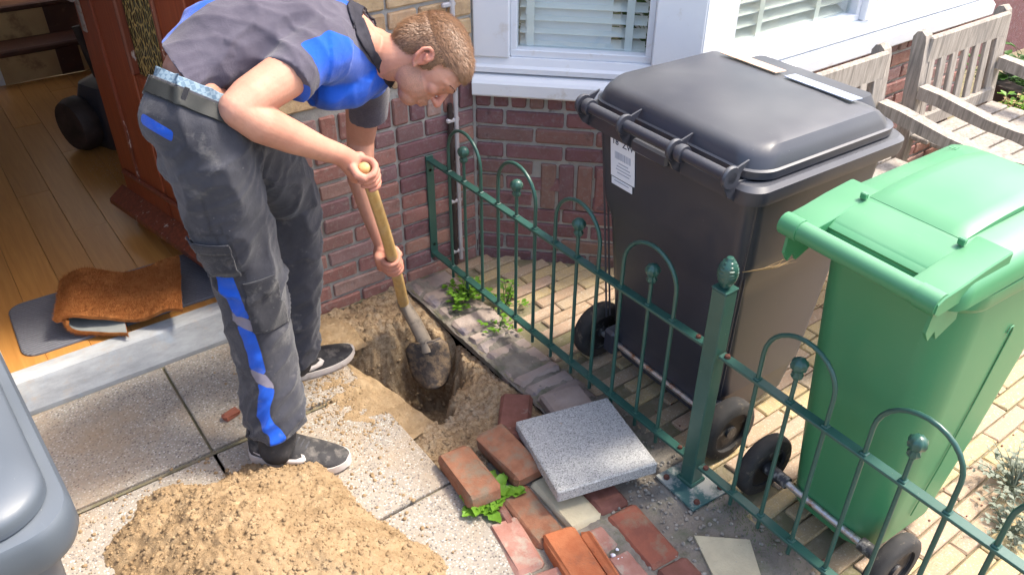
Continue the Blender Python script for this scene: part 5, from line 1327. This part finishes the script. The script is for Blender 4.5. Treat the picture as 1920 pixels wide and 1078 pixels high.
for p in co:
    v = Vector(p); a = limbpar(v, LR); b = limbpar(v, LL)
    if a[0] < b[0]+.0:
        dist, s, c, d, L_ = a; r_ = v-c; e = (-cf-d*(-cf).dot(d)).normalized(); e2 = d.cross(e); e2 = e2 if e2.dot(cr) > 0 else -e2
        x = math.atan2(r_.dot(e2), r_.dot(e))*.09; u = s/L_
        cx = -.030+.030*math.sin((u-.45)*5)*(1 if u > .45 else 0)+.02*max(0, u-.8)/.2
        if u > .74: cx += .016*math.sin((u-.74)*38)
        wdt = .026-.004*u
        z = wdt-abs(x-cx)
        if u < .40: z = -1
        pl = -1
        for g0 in (.575, .745):
            gd = (abs(u-g0-x*.5)-.018)*.9
            pl = max(pl, min(z, -gd)); z = min(z, gd)
        if abs(u-.06) < .0: z = 1
        bl_.append(z); pa_.append(pl)
        # seams and pocket lines
        sx = min(abs(x-cx-wdt-.004), abs(x-cx+wdt+.004)) if u > .12 else 1
        pk = 1
        if .20 < u < .425 and -.075 < x < .025: pk = min(abs(u-.235)*.9, abs(x+.072), abs(x-.022), abs(u-.42)*.9)
        k2 = abs(u-.44)*.9 if x > .0 else 1
        k3 = abs(u-.60)*.9 if x > .005 else 1
        sm_.append(min(sx, pk, k2, k3))
    else: bl_.append(-1); sm_.append(1); pa_.append(-1)
# pocket edge, the pale blue strip below the belt at the back
pe = V((-1.1795, -0.5223, 1.0186))
for i, p in enumerate(co):
    d = Vector(p)-V((-1.1851, -0.5257, 1.0186)); a_ = d.dot(cr*.86-cu*.51); b_2 = d.dot(cr*.51+cu*.86)
    if d.dot(cf) < .12: bl_[i] = max(bl_[i], min(.043-abs(a_), .011-abs(b_2)))
fattr(trs, 'blue', blur(trs, bl_, 2)); fattr(trs, 'seam', sm_); fattr(trs, 'pale', pa_); smoothall(trs)
def seamx(n, c):
    f = n.ramp(n.attr('seam'), [(.0, 1), (.006, 0)]); c = n.mix(n.math('GREATER_THAN', n.attr('pale'), 0.0), c, (.22, .20, .25)); return n.mix(n.math('MULTIPLY', f, .7), c, (.018, .018, .022))
MT['trousers'] = cloth('trouser_cloth', (.034, .035, .046), (.052, .053, .066), .4, dirt=(.30, .28, .26), blue=True, extra=seamx)
to = attach('trousers', trs, MT['trousers']); so_ = to.modifiers.new('s', 'SOLIDIFY'); so_.thickness = .004; so_.offset = -1
# belt, underwear band and belt loops follow the waist cut
def ringpts(me, p, nrm, off=0, shift_=0, nseg=48, expand=1.0):
    ex = nrm.orthogonal().normalized(); ey = nrm.cross(ex); c = coords(me); d = c-np.array(p); h = d@np.array(nrm)
    selm = np.abs(h-off) < .008; X = d@np.array(ex); Y = d@np.array(ey); X, Y = X[selm], Y[selm]; cx, cy_ = X.mean(), Y.mean(); an = np.arctan2(Y-cy_, X-cx); rr = np.hypot(X-cx, Y-cy_)
    out = []
    for k in range(nseg):
        a = 2*math.pi*k/nseg-math.pi; dd = np.abs((an-a+math.pi) % (2*math.pi)-math.pi); w_ = dd < .25
        out.append(float(rr[w_].max()) if w_.any() else float(rr.mean()))
    out = [(out[k-1]+out[k]*2+out[(k+1) % nseg])/4 for k in range(nseg)]
    return lambda k, h_, e_: Vector(p)+nrm*h_+ex*(cx+(out[k % nseg]*expand+e_)*math.cos(2*math.pi*k/nseg-math.pi))+ey*(cy_+(out[k % nseg]*expand+e_)*math.sin(2*math.pi*k/nseg-math.pi))
def strip(src, name, h0, h1, off, mat):
    """the part of a garment between two heights over the waist plane, moved along its normals"""
    bm = bmesh.new(); bm.from_mesh(src)
    for p, nr in ((w_p+w_n*h1, w_n), (w_p+w_n*h0, -w_n)): bmesh.ops.bisect_plane(bm, geom=list(bm.verts)+list(bm.edges)+list(bm.faces), plane_co=p, plane_no=nr, clear_outer=True)
    cen = V((-1.0530, -0.4047, 1.0373))
    bmesh.ops.delete(bm, geom=[f for f in bm.faces if (f.calc_center_median()-cen).length > .26], context='FACES')
    bm.normal_update()
    for v in bm.verts: v.co = v.co+v.normal*off
    me = bpy.data.meshes.new(name); bm.to_mesh(me); bm.free(); smoothall(me); o = attach(name, me, mat)
    sd = o.modifiers.new('s', 'SOLIDIFY'); sd.thickness = .003; sd.offset = 1; return o
n = N('leather_belt'); c = n.mix(n.noise(30, 4), (.014, .015, .015), (.030, .032, .030)); n.bump(n.noise(200, 3), .3, .001); MT['belt'] = n.fin(c, .6, 0, .3)
n = N('checked_cotton'); ck = n.new('ShaderNodeTexChecker'); ck.inputs['Scale'].default_value = 110; n.L(n.co, ck.inputs[0]); c = n.mix(ck.outputs[1], (.20, .27, .33), (.12, .18, .24)); n.bump(n.noise(80, 4), .4, .002); MT['boxer'] = n.fin(c, .9, 0, .1)
strip(raw, 'belt', -.040, -.006, .002, MT['belt'])
strip(raw, 'boxer_shorts', -.008, .022, -.007, MT['boxer'])
wc = V((-1.0572, -0.4147, 1.0217)); 
for az in (150, 200, 245, 290, 335):
    e1 = w_n.orthogonal().normalized(); e2 = w_n.cross(e1); dr = e1*math.cos(R(az))+e2*math.sin(R(az))
    bmr = bmesh.new(); bmr.from_mesh(raw); from_bvh = __import__('mathutils').bvhtree.BVHTree.FromBMesh(bmr); bmr.free()
    org = w_p-w_n*.022+(wc-w_p-w_n*(wc-w_p).dot(w_n)); hit = from_bvh.ray_cast(org+dr*.4, -dr)
    if hit[0] is None: continue
    pt, nr = hit[0]-person.location, hit[1]
    q = M(); q.beam(pt-w_n*.024+nr*.006, pt+w_n*.022+nr*.006, .012, .004, .001, up=nr); me = q.mesh('belt_loop'); me.materials.append(MT['trousers']); link('belt_loop', me, None, person)
def leg_patch(name, limb, u0, u1, x0, x1, off, thick, mat):
    seg = []; acc = 0; tot = sum((b[0]-a[0]).length for a, b in zip(limb, limb[1:]))
    def at_u(u):
        acc = 0
        for (a, ra), (b, rb) in zip(limb, limb[1:]):
            L_ = (b-a).length
            if acc+L_ >= u*tot: t = (u*tot-acc)/L_; return a.lerp(b, t), (b-a).normalized(), ra
            acc += L_
    c0, d0, r0 = at_u(u0); c1, d1, r1 = at_u(u1); cm_, dm, rm_ = at_u((u0+u1)/2)
    e = (-cf-dm*(-cf).dot(dm)).normalized(); e2 = dm.cross(e); e2 = e2 if e2.dot(cr) > 0 else -e2
    bm = bmesh.new(); bm.from_mesh(raw)
    bmesh.ops.delete(bm, geom=[f for f in bm.faces if (f.calc_center_median()-cm_).length > .30 or (f.calc_center_median()-cm_).dot(e) < 0 or limbpar(f.calc_center_median(), LR)[0] > limbpar(f.calc_center_median(), LL)[0]], context='FACES')
    for p, nr in ((c0, -d0), (c1, d1), (cm_+e2*x0, -e2), (cm_+e2*x1, e2)): bmesh.ops.bisect_plane(bm, geom=list(bm.verts)+list(bm.edges)+list(bm.faces), plane_co=p, plane_no=nr, clear_outer=True)
    bm.normal_update()
    for v in bm.verts: v.co = v.co+v.normal*off
    me = bpy.data.meshes.new(name); bm.to_mesh(me); bm.free(); smoothall(me); o = attach(name, me, mat)
    sd = o.modifiers.new('s', 'SOLIDIFY'); sd.thickness = thick; sd.offset = 1; return o
leg_patch('cargo_pocket', LR, .275, .405, -.080, .018, .001, .007, MT['trousers'])
leg_patch('pocket_flap', LR, .262, .292, -.083, .021, .006, .005, MT['trousers'])
leg_patch('knee_pad', LR, .435, .60, .012, .085, .0, .004, MT['trousers'])
# shoes
def shoe(heel, toe, name_, side, yaw_flip=1):
    heel, toe = V(heel), V(toe); d = (toe-heel); L_ = d.length; a = math.atan2(d.y, d.x)
    def sec(t):    # outline half widths at t (0 heel .. 1 toe), asymmetrical
        w = .040+.012*math.sin(min(1, t*1.25)*math.pi*.9)+.006*math.exp(-((t-.68)/.18)**2)
        if t < .10: w *= math.sqrt(max(.02, 1-((.10-t)/.10)**2))*.98+.02
        if t > .80: w *= math.sqrt(max(.015, 1-((t-.80)/.20)**2))
        return w
    def hgt(t):    # top line
        if t < .30: return .100-.015*math.sin(t/.30*math.pi)
        if t < .62: return .100-.040*((t-.30)/.32)
        return .060-.024*((t-.62)/.38)**1.2
    T = [0, .008, .03, .07, .12, .18, .25, .32, .40, .48, .56, .64, .72, .79, .85, .90, .94, .97, .99, 1.0]
    spring = lambda t: .012*max(0, (t-.72)/.28)**2+.004*max(0, (.1-t)/.1)
    def prof(t, n_=18):
        w, h = sec(t), hgt(t); z0 = .026+spring(t); out = []
        for k in range(n_+1):
            b = math.pi*k/n_; x = w*math.cos(b)*(1 if abs(math.cos(b)) > 0 else 1); z = z0+(h-z0)*math.sin(b)**.75
            x *= 1-.42*((z-z0)/.075)**1.3 if t < .6 else 1-.25*((z-z0)/.06)
            out.append((t*L_, x, z))
        return out
    sh_ = Matrix.Translation(heel-Vector(person.location))@Matrix.Rotation(a, 4, 'Z')
    q = M(); q.loft([prof(t)+[(t*L_, -sec(t)*.9, .022+spring(t)), (t*L_, sec(t)*.9, .022+spring(t))] for t in T]); up_ = q.mesh('shoe', 60); up_.transform(sh_); up_.materials.append(MT['shoe']); so2 = link('shoe', up_, None, person)
    q = M(); sp_ = []
    for t in T:
        w = sec(t)+.003; z0 = spring(t)*1.0; z1 = .026+spring(t)+(.006 if t < .2 else 0); sp_.append([(t*L_-(.003 if t == 0 else 0)+(.003 if t == 1 else 0), x, z) for x, z in ((-w*.93, z0), (-w*1.04, z0+.008), (-w*1.0, z1), (w*1.0, z1), (w*1.04, z0+.008), (w*.93, z0))])
    q.loft(sp_); so_m = q.mesh('sole', 50); so_m.transform(sh_); so_m.materials.append(MT['sole']); link('sole', so_m, None, so2)
    # tick on the outer side
    def surf(t, zf, o):   # point on the side
        w, h = sec(t), hgt(t); z0 = .026+spring(t); b = zf
        x = w*math.cos(b); z = z0+(h-z0)*math.sin(b)**.75; x *= 1-.42*((z-z0)/.075)**1.3 if t < .6 else 1-.25*((z-z0)/.06)
        return Vector((t*L_, side*(x+o), z+o*.3))
    up_l = [(.10, .22), (.20, .16), (.32, .16), (.44, .22), (.54, .40), (.59, .66), (.575, .82)]
    lo_l = [(.10, .20), (.22, .08), (.36, .03), (.50, .06), (.60, .25), (.635, .58), (.605, .84)]
    q = M(); q.loft([[surf(t, b, .0012) for t, b in up_l], [surf(t, b, .0018) for t, b in [((u_[0]+l_[0])/2, (u_[1]+l_[1])/2) for u_, l_ in zip(up_l, lo_l)]], [surf(t, b, .0012) for t, b in lo_l]][:1]+[[surf(t, b, .0012) for t, b in lo_l]], False, False) if False else None
    vs = [surf(t, b, .0014) for t, b in up_l]+[surf(t, b, .0014) for t, b in lo_l]; m7 = len(up_l)
    q.add(vs, [(i, i+1, m7+i+1, m7+i) for i in range(m7-1)]); mm = q.mesh('tick', 180); mm.transform(sh_); mm.materials.append(MT['sole']); tk = link('side_mark', mm, None, so2); sd_ = tk.modifiers.new('s', 'SOLIDIFY'); sd_.thickness = .002; sd_.offset = 0
    # laces, tongue and collar
    q = M()
    for k in range(6):
        t = .36+.047*k; h = hgt(t); w = .020
        q.tube([(t*L_-.004, -w, h-.010), (t*L_, -w*.6, h-.001), (t*L_+.002, 0, h+.003), (t*L_, w*.6, h-.001), (t*L_-.004, w, h-.010)], .0027, 6)
    q.tube([(.35*L_, .004, .095), (.37*L_, .026, .088), (.42*L_, .034, .070)], .002, 5); q.tube([(.35*L_, -.004, .095), (.38*L_, -.024, .090), (.43*L_, -.032, .070)], .002, 5)
    lc_ = q.mesh('laces', 60); lc_.transform(sh_); lc_.materials.append(MT['lace']); link('laces', lc_, None, so2)
    q = M(); q.tube([(.02*L_, 0, .092), (.05*L_, .026, .092), (.18*L_, .034, .088), (.30*L_, .026, .096), (.34*L_, 0, .104), (.30*L_, -.026, .096), (.18*L_, -.034, .088), (.05*L_, -.026, .092), (.02*L_, 0, .092)], .007, 8)
    cl_ = q.mesh('collar', 60); cl_.transform(sh_); cl_.materials.append(MT['shoe']); link('collar', cl_, None, so2)
MT['shoe'] = dirtmat('shoe_mesh', (.035, .034, .036), (.055, .053, .055), 30, .85, 420, .6, .0015, .3, c3=(.20, .18, .16), t3=.56, s3=16)
MT['sole'] = dirtmat('sole_foam', (.62, .55, .50), (.70, .64, .60), 20, .7, 150, .2, .001, .3, c3=(.40, .32, .25), t3=.6)
MT['lace'] = dirtmat('lace', (.05, .05, .055), (.10, .10, .11), 60, .85, 300, .3, .001, .2)
shoe((-1.150, -.518, 0), (-.946, -.737, 0), 'shoe', -1)
shoe((-1.000, -.245, 0), (-.704, -.290, 0), 'shoe', -1)
for a, b, r_ in (((-1.0734, -0.5876, 0.1806), (-1.1023, -0.6107, 0.0657), .054), ((-0.8844, -0.3178, 0.1582), (-0.9068, -0.3165, 0.0778), .046)):
    q = M(); chain(q, [(a, r_), (b, r_*.95)]); me = q.mesh('sock', 180); attach('sock', me, MT['shoe'])
tag(person, 'man in grey and blue work clothes bending forward, digging a hole with a shovel', 'person')
for o in list(bpy.data.meshes):
    if o.users == 0: bpy.data.meshes.remove(o)
